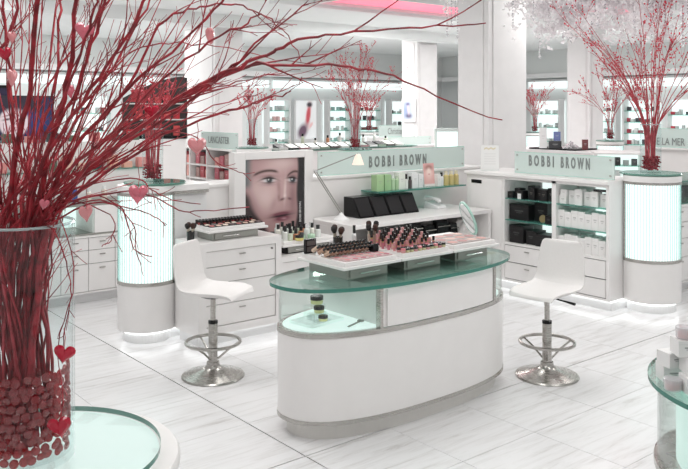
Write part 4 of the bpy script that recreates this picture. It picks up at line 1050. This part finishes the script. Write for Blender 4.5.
# ---- right foreground display table
RC = P(797, 108, 3.29)
t = thing('glass_display_table', 'round glass display table stacked with white cartons in the lower right corner', 'table', (RC.x, RC.y, 0), 0)
n = 72
MB().prism([(RC.x + .575 * math.cos(2 * PI * k / n), RC.y + .575 * math.sin(2 * PI * k / n)) for k in range(n)], .835, .855, 0, 1).build('glass_top', [M['topglass'], M['tedge']], t)
MB().lathe([(.535, .50), (.535, .835), (.527, .835), (.527, .50)], (RC.x, RC.y, 0), n, close=True).build('glass_wall', M['glass'], t)
MB().prism([(RC.x + .55 * math.cos(2 * PI * k / n), RC.y + .55 * math.sin(2 * PI * k / n)) for k in range(n)], .47, .50).build('metal_band', M['steel'], t)
MB().prism([(RC.x + .54 * math.cos(2 * PI * k / n), RC.y + .54 * math.sin(2 * PI * k / n)) for k in range(n)], .10, .47).build('drum', M['white'], t)
MB().prism([(RC.x + .46 * math.cos(2 * PI * k / n), RC.y + .46 * math.sin(2 * PI * k / n)) for k in range(n)], 0, .10).build('plinth', M['white2'], t)
lc = MB().lathe([(.46, .50), (.46, .80), (0, .80)], (RC.x, RC.y, 0), n).build('light_drum', M['lit4'], t, smooth=True)

tmx = text_mesh('BOBBI', .11, .045, .003, .01)
for v in tmx.vertices:
    a = R(180 + 39.2 - 6) + v.co.x / .46 * 1.0 + R(-8); z = v.co.z
    v.co = (.4615 * math.cos(a), .4615 * math.sin(a), .60 + z)
o = inst(tmx, 'lettering', (0, 0, 0), parent=lc)
tz = .855
k = 0
BX = .088
G = 'white cartons stacked on the glass display table'
def wcarton(px, py, D, z, lb, s=BX):
    p = P(px, py, D); inst(box_me((.80, .79, .785), s, s, s * .74, (.35, .35, .35)), 'white_carton', (p.x, p.y, z), R(-39.2 + 18 * ((px % 3) - 1)), lb, 'carton', G)
h_ = BX * .74 + .001
wcarton(694, 108, 3.23, tz, 'white carton at the right front of the lowest layer of the stack')
wcarton(670, 108, 3.38, tz, 'white carton at the left of the lowest layer of the stack')
wcarton(698, 108, 3.43, tz, 'white carton at the back of the lowest layer of the stack')
wcarton(671, 108, 3.36, tz + h_, 'left white carton in the second layer of the stack', .08)
wcarton(694, 108, 3.27, tz + h_, 'right white carton in the second layer of the stack')
wcarton(685, 108, 3.29, tz + 2 * h_, 'topmost white carton of the stack')
def pot2(lb, pos):
    t = thing('glass_pot', lb, 'jar', pos, 0, 'clear pots on the glass display table')
    MB().lathe([(0, 0), (.032, 0), (.036, .006), (.036, .034), (0, .034)], n=24).build('pot', M['crystal'], t, world=False)
    MB().lathe([(0, .006), (.028, .006), (.028, .030), (0, .030)], n=18).build('cream', pm((.60, .12, .11), .5), t, world=False)
    MB().lathe([(.037, .034), (.037, .046), (.034, .049), (0, .049)], n=24).build('lid', M['crystal'], t, world=False)
p = P(685, 108, 3.29); pot2('clear pot standing on top of the carton stack', (p.x, p.y, tz + 3 * h_))
p = P(673, 108, 3.25); pot2('clear pot at the left foot of the carton stack', (p.x, p.y, tz))
# ================================================================== MIDDLE DISTANCE
def goods(kind, loc, rz=0, label='', cat='carton', group=None, **k):
    return inst(kind, k.get('name', 'carton'), loc, rz, label, cat, group)
ORD = ['first', 'second', 'third', 'fourth', 'fifth', 'sixth', 'seventh', 'eighth', 'ninth', 'tenth', 'eleventh', 'twelfth', 'thirteenth', 'fourteenth']
# ---- cabinets behind the left tower
cols = [(2.30 + i * .285, 2.30 + (i + 1) * .285) for i in range(6)]
sp = []
for (a, b) in cols: sp += [(a - 2.3 + .02, b - 2.3 + .02, .12, .40), (a - 2.3 + .02, b - 2.3 + .02, .40, .54), (a - 2.3 + .02, b - 2.3 + .02, .54, .67)]
t = cabinet('white bank of drawers seen between the big vase and the left tower', (2.28, 8.02, 0), 0, 1.75, .55, .69, sp, light=False)
t = thing('lit_display_case', 'lit glass-fronted display case on the bank of drawers', 'display case', (2.28, 8.02, .69), 0)
MB().box(0, .02, 0, 1.75, .55, .02).build('base', M['alu'], t, world=False); MB().box(0, .02, .30, 1.75, .55, .325).build('top', M['alu'], t, world=False)
MB().box(0, .50, .02, 1.75, .55, .30).build('back', M['white'], t, world=False)
for x in (0, .60, .93, 1.22, 1.73): MB().box(x, .03, .02, x + .02, .50, .30).build('divider', M['white'], t, world=False)
MB().box(.62, .485, .03, .93, .499, .29).build('light_panel', M['lit2'], t, world=False)
MB().box(.95, .02, .02, 1.73, .04, .30).build('flap', M['white'], t, world=False)
MB().box(.02, .022, .02, .95, .028, .30).build('glass_front', M['glass'], t, world=False)
zc = 1.02
for i, (x, c_) in enumerate(((2.75, ((.05, .12, .35), (.75, .75, .75), .035, .14, .04)), (2.95, ((.78, .78, .76), (.6, .6, .6), .03, .12, .03)), (3.10, ((.04, .10, .32), (.2, .2, .25), .03, .13, .04)), (3.25, ((.75, .68, .60), (.7, .7, .7), .03, .10, .03)), (3.42, ((.70, .62, .55), (.8, .8, .8), .03, .12, .03)))):
    inst(bottle_me(*c_), 'bottle', (x, 8.25, zc), 0, ['blue bottle nearest the big vase on the far drawers', 'white bottle next to the blue one on the far drawers', 'blue bottle in front of the back shelf left of the tower', 'beige bottle left of the tower on the far drawers', 'beige bottle just left of the light tower'][i], 'bottle', 'bottles on the far drawers')
t = thing('back_shelf', 'stepped white shelf with boxes behind the left light tower', 'shelf', (2.2, 8.75, 0), 0)
MB().box(2.2, 8.75, 0, 4.3, 9.05, 1.30).build('base', M['white'], t); MB().box(2.2, 8.90, 1.30, 4.3, 9.05, 1.62).build('step', M['white'], t)
MB().box(2.2, 8.72, 1.30, 4.3, 8.90, 1.312).build('glass_shelf', M['shelfglass'], t)
SC = [((.80, .42, .33), 'peach'), ((.03, .03, .035), 'black'), ((.82, .55, .45), 'salmon'), ((.10, .13, .09), 'dark green'), ((.80, .78, .75), 'white'), ((.75, .30, .28), 'coral')]
for i in range(11):
    c_, nm = SC[(i * 5 + i // 3) % 6]
    inst(box_me(c_, .10, .08, .07 + .04 * (i % 3), lerp(c_, (.4, .4, .4), .3)), 'carton', (2.35 + i * .175, 8.81, 1.312), 0, '%s carton, %s from the left on the shelf behind the left tower' % (nm, ORD[i]), 'carton', 'cartons behind the left tower')
for i in range(8):
    c_, nm = SC[(i * 2 + 1) % 6]
    inst(box_me(c_, .11, .08, .07 + .03 * (i % 2), lerp(c_, (.4, .4, .4), .3)), 'carton', (2.40 + i * .24, 8.97, 1.62), 0, '%s carton, %s from the left on the top step behind the left tower' % (nm, ORD[i]), 'carton', 'cartons on the step behind the left tower')
# ---- poster stand far left
def face2(u, v):
    u = .42 + (u - .40) * 1.55
    c_ = lerp((.012, .014, .06), (.03, .05, .20), gau(u, v, .9, .5, .4, .5))
    f = gau(u, v, .42, .40, .34, .36); c_ = lerp(c_, (.85, .72, .76), sst(.28, .42, f))
    c_ = lerp(c_, (.03, .02, .04), sst(.62, .80, v + .15 * abs(u - .4)) * sst(.95, .4, abs(u - .45)))
    for eu in (.26, .58):
        c_ = lerp(c_, (.10, .05, .07), min(1, 1.4 * gau(u, v, eu, .47, .09, .022, .2))); c_ = lerp(c_, (.25, .12, .14), min(1, gau(u, v, eu, .56, .10, .016, .2)))
    c_ = lerp(c_, (.5, .25, .30), gau(u, v, .46, .36, .05, .02)); c_ = lerp(c_, (.55, .06, .12), min(1, 1.5 * gau(u, v, .44, .24, .13, .035))); c_ = lerp(c_, (.9, .88, .88), min(1, 1.3 * gau(u, v, .44, .245, .09, .012)))
    return c_
p = P(-14, 108, 10.0)
t = thing('poster_stand', 'dark blue poster of a smiling face on a teal display plinth', 'poster', (p.x, p.y, 0), 0)
MB().box(0, 0, 0, .95, .30, 1.34).build('plinth', M['white'], t, world=False); MB().box(-.01, -.02, 1.34, .96, .28, 1.58).build('teal_box', pm((.10, .30, .32), .3), t, world=False, bevel=.005)
MB().box(0, .045, 1.585, .86, .12, 2.16).build('case', pm((.02, .02, .03), .3), t, world=False)
q = printed('print', .82, .53, face2, 60, 46, print_mat('blue_poster_print', .3, .08), t); q.location = (.02, .04, 1.605)
t = thing('dark_screen', 'dark upright panel behind the blue poster at the left edge', 'panel', tuple(P(-20, 108, 11.0)[:2]) + (0,), 0)
MB().box(0, 0, 0, .42, .12, 2.32).build('panel', M['blackm'], t, world=False); MB().box(-.03, -.03, 0, .45, .15, .08).build('foot', M['alu'], t, world=False); MB().box(.03, -.006, 1.5, .39, 0, 2.28).build('inset', pm((.03, .02, .06), .2), t, world=False)
# ---- arched dark display
p = P(122, 108, 13.0)
t = thing('arched_display', 'dark arched display wall with red shelves behind the left tower', 'display unit', (p.x, p.y, 0), R(-30))
WA = 1.02
pts = [(0, 1.55), (WA, 1.55), (WA, 2.50)] + [(WA - (WA) * k / 12, 2.16 + .36 * math.cos(k / 12 * PI / 2)) for k in range(1, 13)]
b = MB(); n = len(pts); b.add([(x, .06, z) for x, z in pts] + [(x, .18, z) for x, z in pts], [tuple(range(n)), tuple(reversed(range(n, 2 * n)))] + [(i, i + n, (i + 1) % n + n, (i + 1) % n) for i in range(n)])
b.build('arched_back', pm((.045, .03, .03), .4), t, world=False)
MB().box(0, -.10, 0, WA, .30, 1.50).build('base', M['white'], t, world=False); MB().box(-.02, -.12, 1.50, WA + .02, .32, 1.55).build('base_top', M['black'], t, world=False)
for z in (1.80, 2.06): MB().box(.05, -.06, z, WA - .02, .06, z + .02).build('shelf', pm((.62, .60, .58), .3), t, world=False)
MB().box(WA, .02, 1.55, WA + .015, .2, 2.5).build('end_trim', M['black'], t, world=False)
MB().box(.14, .052, 2.10, .45, .06, 2.30).build('red_picture', pm((.38, .03, .04), .3), t, world=False)
mtx = Matrix.Translation(Vector((p.x, p.y, 0))) @ Matrix.Rotation(R(-30), 4, 'Z')
for j, z in enumerate((1.55, 1.82, 2.08)):
    for i in range(6):
        c_, nm = [((.45, .02, .03), 'red'), ((.03, .02, .02), 'black'), ((.55, .06, .06), 'bright red')][(i + j) % 3]
        if z > 2 and i < 2: continue
        inst(box_me(c_, .10, .08, .10 + .03 * (i % 3), lerp(c_, (.5, .4, .4), .3)), 'carton', mtx @ Vector((.12 + i * .15, 0, z)), R(-30), '%s carton, %s on the %s level of the dark arched display' % (nm, ORD[i], ('lowest', 'middle', 'top')[j]), 'carton', 'cartons on the dark arched display')
# ---- second stand: tower, glass sign, shelves, counter
tower('smaller-looking light tower behind the face poster', 7.17, 11.19, 200, .15, .10)
arrangement('clear vase on the tower behind the face poster', 'red branches on the tower behind the face poster', (7.17, 11.19, DISC), .09, .45, 13, 31, .52, .42, 'red2', 5, .011, rmin=.0022, thin=.8)
fascia('pale green glass sign with thin serif-like letters behind the drawers', (7.02, 12.62, 1.31), R(-90), 1.22, .27, [('LANCASTER', .26, .08, .70, .12, 0)])
t = thing('side_shelves', 'white shelf unit with red and pink boxes under the green glass sign', 'shelf unit', (6.98, 13.6, 0), R(-90))
SW = 2.10
for z in (.0, .74, .98, 1.27): MB().box(.03, .0, z, SW - .03, .45, z + .025).build('shelf', M['white'], t, world=False)
for x in (0, .62, 1.24, SW - .03): MB().box(x, -.01, 0, x + .03, .45, 1.30).build('upright', M['white'], t, world=False)
MB().box(.03, .45, 0, SW - .03, .48, 1.30).build('back', M['white'], t, world=False)
for j, z in enumerate((.765, 1.005)):
    for i in range(12):
        x = .10 + i * .168
        if abs(x - .635) < .07 or abs(x - 1.255) < .07: continue
        c_, nm = [((.52, .10, .12), 'dark red'), ((.80, .42, .38), 'salmon'), ((.45, .28, .26), 'brown'), ((.82, .30, .28), 'coral'), ((.60, .16, .20), 'crimson')][(i * 3 + j * 2) % 5]
        inst(box_me(c_, .13, .12, .14 + .03 * ((i + j) % 3), lerp(c_, (.9, .7, .7), .4)), 'carton', (6.98 + .14, 13.6 - x, z), R(-90), '%s carton, %s from the left on the %s shelf under the green glass sign' % (nm, ORD[i], ('lower', 'upper')[j]), 'carton', 'cartons under the green glass sign')
t = thing('display_counter', 'long white display counter with a glass top beyond the fascia', 'counter', (7.55, 10.9, 0), 0)
MB().box(7.55, 10.95, 0, 10.6, 11.6, .10).build('plinth', M['white2'], t); MB().box(7.55, 10.9, .10, 10.6, 11.6, 1.24).build('body', M['white'], t)
MB().box(7.52, 10.86, 1.24, 10.63, 11.64, 1.27).build('white_top', M['white'], t, bevel=.004); MB().box(7.52, 10.84, 1.285, 10.63, 11.64, 1.30).build('glass_top', M['tedge2'], t)
MB().box(7.60, 10.90, 1.27, 10.55, 11.5, 1.285).build('spacer', pm((.25, .25, .24), .3), t)
gr = random.Random(9)
TR = [((.04, .04, .04), 'black'), ((.72, .72, .70), 'silver'), ((.10, .08, .08), 'dark'), ((.30, .38, .30), 'green'), ((.80, .80, .80), 'white'), ((.40, .22, .24), 'plum')]
for i in range(13):
    c_, nm = TR[(i * 5 + 1) % 6]; x = 7.66 + i * .222
    t = thing('tester_tray', '%s tester tray, %s from the left on the counter beyond the fascia' % (nm, ORD[i]), 'tray', (x, 10.98, 1.30), 0, 'tester trays on the far display counter')
    MB().box(-.09, 0, 0, .09, .22, .03).build('base', pm(c_, .3), t, world=False)
    MB().add([(-.085, .01, .03), (.085, .01, .03), (.085, .21, .03), (-.085, .21, .03), (-.085, .06, .045), (.085, .06, .045), (.085, .21, .09), (-.085, .21, .09)], [(3, 2, 1, 0), (4, 5, 6, 7), (0, 1, 5, 4), (1, 2, 6, 5), (2, 3, 7, 6), (3, 0, 4, 7)]).build('slope', pm([(.05, .05, .05), (.42, .44, .42), (.12, .12, .12), (.6, .6, .58), (.25, .3, .27)][i * 3 % 5], .3), t, world=False)
    for q in range(4): pass
for i in range(10):
    c_ = BT[i % 7]; x = 7.75 + i * .28
    inst(bottle_me(c_[0], c_[1], .03, .13 + .04 * (i % 3), .04), 'bottle', (x, 11.34, 1.30), 0, 'tester bottle, %s from the left at the back of the far display counter' % ORD[i], 'bottle', 'bottles on the far display counter')
tower('light tower under the middle vase, mostly behind the fascia', 8.1, 9.66, 225, .15, .10)
arrangement('clear vase behind the block-letter fascia', 'fan of thin red branches behind the block-letter fascia', (8.1, 9.66, DISC), .095, .46, 18, 32, 1.0, .62, 'red2', 6, .012, rmin=.002, thin=.7)
# ---- glass signs further back
p = P(379, 108, 18.5)
t = fascia('small green glass sign with fine lettering far behind the fascia', (p.x, p.y, 1.33), R(-20), 1.0, .27, [('Christian Dior', .22, .06, .62, .15, 0)])
t = thing('sign_counter', 'white counter under the small green glass sign', 'counter', (p.x - .1, p.y, 0), R(-20))
MB().box(0, .03, .1, 1.5, .6, 1.30).build('body', M['white'], t, world=False); MB().box(-.03, 0, 1.30, 1.53, .63, 1.328).build('top', M['white2'], t, world=False); MB().box(.05, .08, 0, 1.45, .55, .1).build('plinth', M['white2'], t, world=False)
p = P(388, 108, 16.0)
fascia('plain pale green glass strip behind the right end of the fascia', (p.x, p.y, 1.26), R(-20), .95, .16, [])
t = thing('strip_counter', 'white counter carrying the plain glass strip', 'counter', (p.x - .05, p.y + .01, 0), R(-20))
MB().box(0, .03, 0, 1.1, .6, 1.235).build('body', M['white'], t, world=False); MB().box(-.02, 0, 1.235, 1.12, .62, 1.258).build('top', M['white2'], t, world=False)
for i in range(6):
    q = P(398 + i * 4, 108, 16.4); inst(pot_me((.3, .2, .15) if i % 2 else (.08, .08, .08), (.03, .03, .03), .035, .06 + .03 * (i % 3)), 'pot', (q.x, q.y, 1.258), 0, 'dark pot, %s of six behind the plain glass strip' % ORD[i], 'pot', 'dark pots behind the glass strip')
p = P(437, 108, 14.5)
t = thing('light_box', 'bright white light box left of the marble pillar', 'light box', (p.x, p.y, 0), R(-39.2))
MB().box(0, .02, 0, .38, .2, 1.27).build('plinth', M['white'], t, world=False); MB().box(-.02, .0, 1.27, .40, .22, 1.63).build('case', M['frost'], t, world=False); MB().box(.0, -.008, 1.295, .37, 0, 1.57).build('screen', M['farlit'], t, world=False)
# framed picture on the slim pillar
def figpic(u, v):
    c_ = lerp((.70, .74, .80), (.30, .38, .60), gau(u, v, .3, .5, .5, .5)); c_ = lerp(c_, (.08, .08, .18), min(1, 1.2 * gau(u, v, .55, .18, .3, .12))); c_ = lerp(c_, (.80, .60, .62), min(1, 1.2 * gau(u, v, .5, .55, .10, .3, .2)))
    return lerp(c_, (.12, .12, .28), min(1, gau(u, v, .45, .85, .2, .08)))
t = thing('framed_picture', 'small framed blue picture on the slim pillar', 'picture', (12.60, 13.36, 1.69), R(-90))
MB().box(0, 0, 0, .44, .03, .52).build('frame', M['white2'], t, world=False); q = printed('print', .32, .40, figpic, 24, 30, M['print2'], t); q.location = (.06, -.002, .06)
# ---- far wall bays
def wall_bay(label, axis, a0, a1, z0, z1, shelves, pal, seed):
    """lit shelf bay against the back wall (axis x) or the right wall (axis y)"""
    rg = random.Random(seed); wd = a1 - a0
    loc = (a0, FY - .34, 0) if axis == 'x' else (FX - .34, a1, 0); rz = 0 if axis == 'x' else R(-90)
    t = thing('wall_bay', label, 'shelf bay', loc, rz, 'lit shelf bays along the far walls')
    MB().box(0, .02, .05, wd, .33, .95).build('base_cabinet', M['white'], t, world=False)
    MB().box(0, .29, .95, wd, .32, z1).build('light_back', M['farlit'], t, world=False)
    for x in (0, wd - .05): MB().box(x, .03, .95, x + .05, .29, z1).build('upright', M['white2'], t, world=False)
    MB().box(0, .0, z1, wd, .33, z1 + .06).build('cornice', M['white2'], t, world=False)
    mx = Matrix.Translation(Vector(loc)) @ Matrix.Rotation(rz, 4, 'Z')
    for j in range(shelves):
        z = .97 + (z1 - .97) * j / shelves
        MB().box(.05, .05, z, wd - .05, .28, z + .02).build('shelf', M['shelfglass'], t, world=False)
        x = .10; k = 0
        while x < wd - .12:
            c_ = pal[rg.randrange(len(pal))]; s_ = rg.choice((.06, .08, .10)); h2 = rg.choice((.08, .11, .14))
            p2 = mx @ Vector((x + s_ / 2, .15, z + .02))
            inst(box_me(c_, s_, .08, h2, lerp(c_, (.5, .5, .5), .4), False), 'product_box', p2, rz, 'product %s on shelf %s, %s' % (ORD[min(k, 13)], ('one', 'two', 'three', 'four', 'five')[j], label.replace('lit shelf bay', 'bay').replace(' on the far wall', '')), 'product', 'products in the ' + label)
            x += s_ + rg.choice((.03, .05, .12)); k += 1
    return t
W_, GR, DK, PK, TL = (.80, .80, .79), (.5, .52, .52), (.06, .06, .07), (.72, .45, .45), (.35, .55, .52)
wall_bay('lit shelf bay left of the white pillar on the far wall', 'x', 7.2, 8.3, 1, 2.30, 3, [W_, DK, (.25, .05, .05), GR], 1)
wall_bay('lit shelf bay behind the left tower vase on the far wall', 'x', 8.9, 10.2, 1, 2.30, 3, [W_, PK, GR], 2)
wall_bay('lit shelf bay right of the broad white pillar', 'x', 13.05, 13.85, 1, 2.22, 4, [W_, W_, GR, PK], 3)
wall_bay('lit shelf bay right of the red figure poster', 'x', 15.3, 16.2, 1, 2.22, 4, [W_, GR, W_, TL], 4)
wall_bay('lit shelf bay behind the middle vase', 'x', 16.5, 17.5, 1, 2.22, 4, [DK, W_, DK, (.3, .1, .1)], 5)
wall_bay('lit shelf bay just left of the slim pillar', 'x', 17.9, 18.7, 1, 2.22, 3, [W_, DK, W_], 6)
wall_bay('lit shelf bay right of the marble pillar', 'y', 14.6, 15.7, 1, 2.22, 3, [W_, GR, W_], 7)
wall_bay('lit shelf bay left of the tall right branches', 'y', 12.7, 13.5, 1, 2.22, 4, [W_, GR, DK], 8)
wall_bay('lit shelf bay behind the tall right branches', 'y', 11.5, 12.5, 1, 2.22, 4, [DK, W_, GR, (.4, .05, .08)], 9)
wall_bay('lit shelf bay at the right edge', 'y', 10.2, 11.2, 1, 2.22, 3, [DK, W_, (.55, .05, .08), GR], 10)
def redfig(u, v):
    c_ = (.84, .86, .87)
    c_ = lerp(c_, (.55, .08, .10), min(1, 1.6 * gau(u, v, .60, .62, .10, .26, -.25))); c_ = lerp(c_, (.14, .08, .12), min(1, 1.6 * gau(u, v, .32, .20, .24, .16, .5)))
    c_ = lerp(c_, (.05, .04, .05), min(1, 1.6 * gau(u, v, .66, .90, .12, .06))); return lerp(c_, (.75, .50, .50), min(1, 1.2 * gau(u, v, .74, .36, .14, .06, .6)))
t = thing('wall_poster', 'white poster with a red and dark figure on the far wall', 'poster', (14.05, FY - .2, 0), 0)
MB().box(0, .0, .95, .90, .19, 2.28).build('case', M['white2'], t, world=False); MB().box(-.02, -.02, 0, .92, .19, .95).build('base', M['white'], t, world=False)
q = printed('print', .76, 1.16, redfig, 30, 44, print_mat('figure_print', .3, .35), t); q.location = (.07, -.004, 1.06)
# far towers with vases
for (px, D, lb1, lb2, lb3, sd, hh, ww) in ((610, 16.0, 'clear vase left of the tall right branches, standing further back', 'red branches in the further vase left of the tall right branches', 'far light tower left of the right light tower', 41, .95, .75), (535, 21.5, 'small distant vase right of the marble pillar', 'small distant red branches right of the marble pillar', 'distant light tower right of the marble pillar', 42, .85, .70), (369, 22.0, 'small distant vase behind the middle branches', 'small distant red branches behind the middle vase', 'distant light tower behind the middle vase', 43, .55, .4)):
    p = P(px, 108, D); tower(lb3, p.x, p.y, 225, .15, .10)
    arrangement(lb1, lb2, (p.x, p.y, DISC), .09, .42, 13, sd, hh, ww, 'red2', 5, .014, rmin=.003, thin=.8)
# island right of the corner
t = thing('island_counter', 'white island counter with small goods behind the right fascia', 'counter', (11.0, 6.6, 0), 0)
MB().box(11.06, 6.66, 0, 11.7, 8.95, .1).build('plinth', M['white2'], t); MB().box(11.0, 6.6, .1, 11.75, 9.0, 1.28).build('body', M['white'], t); MB().box(10.96, 6.56, 1.28, 11.8, 9.05, 1.31).build('top', M['white2'], t, bevel=.004)
MB().box(10.97, 7.6, 1.313, 11.6, 8.5, 1.335).build('dark_mat', M['blackm'], t)
def on_island(px, D): 
    p = P(px, 108, D); return p
RR = R(-50)
for (px, D, sz, col, z, nm, lb) in ((543, 13.3, (.12, .08, .34), (.82, .82, .82), 1.335, 'folder', 'tall white folder on the island behind the right fascia'), (557, 13.2, (.11, .06, .15), (.16, .20, .42), 1.46, 'blue_box', 'small blue box standing on the dark box'), (555, 13.2, (.20, .12, .12), (.05, .05, .055), 1.335, 'dark_box', 'wide dark box under the small blue box'), (585, 12.8, (.09, .07, .16), (.14, .03, .035), 1.335, 'dark_red_box', 'dark red box beside the crystal ornament')):
    p = P(px, 108, D); inst(box_me(col, *sz, lerp(col, (.6, .6, .6), .4)), nm, (p.x, p.y, z), RR, lb, 'box', 'goods on the island')
p = P(571, 108, 12.9); b = MB(); rg = random.Random(8)
for k in range(40):
    a = rg.random() * 6.28; q = rg.random() * .11; z = .03 + rg.random() * .10 * (1 - q / .13)
    b.lathe([(0, -.022), (.022, 0), (0, .022)], (q * math.cos(a) * 1.3, q * math.sin(a), z), 5)
o = b.build('crystal_ornament', M['crystal'], None); o.location = (p.x, p.y, 1.335); tag(o, 'heap of clear crystal drops on the island', 'ornament')
t = thing('tower_shelf', 'lit shelf unit with dark goods left of the right light tower', 'shelf unit', tuple(P(596, 108, 11.0)[:2]) + (0,), R(-50))
MB().box(0, .30, 0, .62, .33, 1.36).build('back', M['lit2'], t, world=False)
for x in (0, .60): MB().box(x, 0, 0, x + .02, .30, 1.36).build('upright', M['white'], t, world=False)
MB().box(-.02, -.02, 1.36, .64, .34, 1.385).build('top', M['white'], t, world=False); MB().box(.02, .0, 0, .60, .3, .85).build('base', M['white'], t, world=False)
for z in (1.02, 1.20): MB().box(.02, .01, z, .60, .29, z + .01).build('glass_shelf', M['shelfglass'], t, world=False)
mx = Matrix.Translation(t.location) @ Matrix.Rotation(R(-50), 4, 'Z')
for j, z in enumerate((.85, 1.03, 1.21)):
    for i in range(5):
        c_ = ((.05, .05, .05), (.5, .55, .54), (.12, .12, .13), (.75, .75, .75))[(i + j) % 4]
        inst(box_me(c_, .07, .07, .07 + .02 * (i % 3), lerp(c_, (.5, .5, .5), .4)), 'carton', mx @ Vector((.08 + i * .11, .12, z)), R(-50), 'small carton, %s on the %s level left of the right tower' % (ORD[i], ('lowest', 'middle', 'top')[j]), 'carton', 'cartons left of the right tower')
# right edge: sign and drawers
fascia('green glass sign with grey serif-like letters at the right edge', (10.4, 6.02, 1.46), R(-90), 1.3, .26, [('DE LA MER', .076, .03, .48, .10, 0)])
t = thing('sign_partition', 'white partition under the green glass sign at the right edge', 'partition', (10.4, 4.6, 0), 0)
MB().box(10.4, 4.6, 0, 10.52, 6.1, 1.43).build('panel', M['white'], t); MB().box(10.37, 4.58, 1.43, 10.56, 6.12, 1.455).build('ledge', M['white'], t)
sp = [(i * .45 + .03, i * .45 + .48, z0, z1) for i in range(4) for z0, z1 in ((.12, .38), (.38, .58), (.58, .76), (.76, .92))]
cabinet('white drawer cabinet with a glass case at the right edge', (8.05, 4.42, 0), 0, 1.9, .6, .95, sp, light=False)
t = thing('glass_case', 'low glass case on the drawer cabinet at the right edge', 'display case', (8.05, 4.42, .95), 0)
MB().box(0, 0, 0, 1.9, .6, .015).build('base', M['tedge2'], t, world=False); MB().box(0, .0, .015, 1.9, .008, .24).build('front_glass', M['glass'], t, world=False); MB().box(0, .55, .015, 1.9, .6, .24).build('back', M['white'], t, world=False); MB().box(0, 0, .24, 1.9, .6, .255).build('top', M['tedge2'], t, world=False)
for i in range(6): inst(box_me(((.04, .04, .05), (.7, .7, .7), (.10, .09, .1))[i % 3], .13, .10, .13, (.4, .4, .4)), 'carton', (8.25 + i * .26, 4.70, .965), 0, '%s carton inside the low glass case at the right edge' % ORD[i], 'carton', 'cartons in the low glass case')

# ================================================================== WHITE BLOSSOM GARLANDS
def garland(label, c0, length, seed, nb=22, npet=2600, drops=14):
    r_ = random.Random(seed); c0 = Vector(c0)
    t = thing('blossom_garland', label, 'hanging decoration', (c0.x, c0.y, c0.z), 0, 'white blossom garlands under the ceiling')
    MB().tube([c0, c0 + Vector((.02, .01, (CEIL - c0.z) / 2)), Vector((c0.x, c0.y, CEIL))], .005, 5).build('hanger', M['steel'], t)
    tips = []; bw = MB()
    for k in range(nb):
        s = RT * r_.uniform(-1, 1) * length + FW * r_.uniform(-.35, .35) + Vector((0, 0, r_.uniform(-.28, .40)))
        path = smooth_path([c0 + Vector((0, 0, .1)), c0 + s * .5 + rvec(r_) * .15 + Vector((0, 0, .15)), c0 + s], 5)
        bw.tube(path, [.007 - .005 * i / (len(path) - 1) for i in range(len(path))], 4, cap=False); twigs(bw, path, .006, r_, 5, .3, 0, .7, 0, .2, tips, 3)
        tips += path[3:]
    bw.build('white_twigs', M['whitebud'], t)
    pm_ = MB()
    for k in range(npet):
        p = tips[r_.randrange(len(tips))] + rvec(r_) * r_.random() * .12; a = rvec(r_); b_ = a.cross(rvec(r_)).normalized(); s_ = .020 + .030 * r_.random(); nn = a.cross(b_) * s_ * .35
        pm_.add([p, p + (a * .6 + b_ * .5) * s_ + nn, p + a * s_ * 1.3, p + (a * .6 - b_ * .5) * s_ + nn], [(0, 1, 2), (0, 2, 3)])
    o = pm_.build('petals', M['petal'], t); o['kind'] = 'stuff'
    for k in range(drops):
        p = tips[r_.randrange(len(tips))].copy(); ln = r_.uniform(.10, .32); d = MB(); q = 0
        while q < ln: d.lathe([(0, -.014), (.012, 0), (0, .014)], (p.x, p.y, p.z - q), 6); q += .034
        d.lathe([(0, -.03), (.019, 0), (0, .024)], (p.x, p.y, p.z - q), 6); d.tube([p, p - Vector((0, 0, ln))], .0015, 3)
        d.build('crystal_strand', M['crystal'], t)
    return t
for (px, py, D, L_, sd, lb) in ((572, 18, 8.6, .50, 1, 'white blossom garland just right of the marble pillar'), (625, 12, 8.4, .55, 2, 'white blossom garland above the tall right branches'), (676, 10, 8.8, .50, 3, 'white blossom garland at the upper right corner'), (548, -8, 9.2, .45, 4, 'white blossom garland beside the pillar top')):
    garland(lb, P(px, py, D), L_, sd)
t = garland('sparse crystal twigs hanging left of the marble pillar', P(447, 14, 9.4), .20, 5, 6, 40, 4)
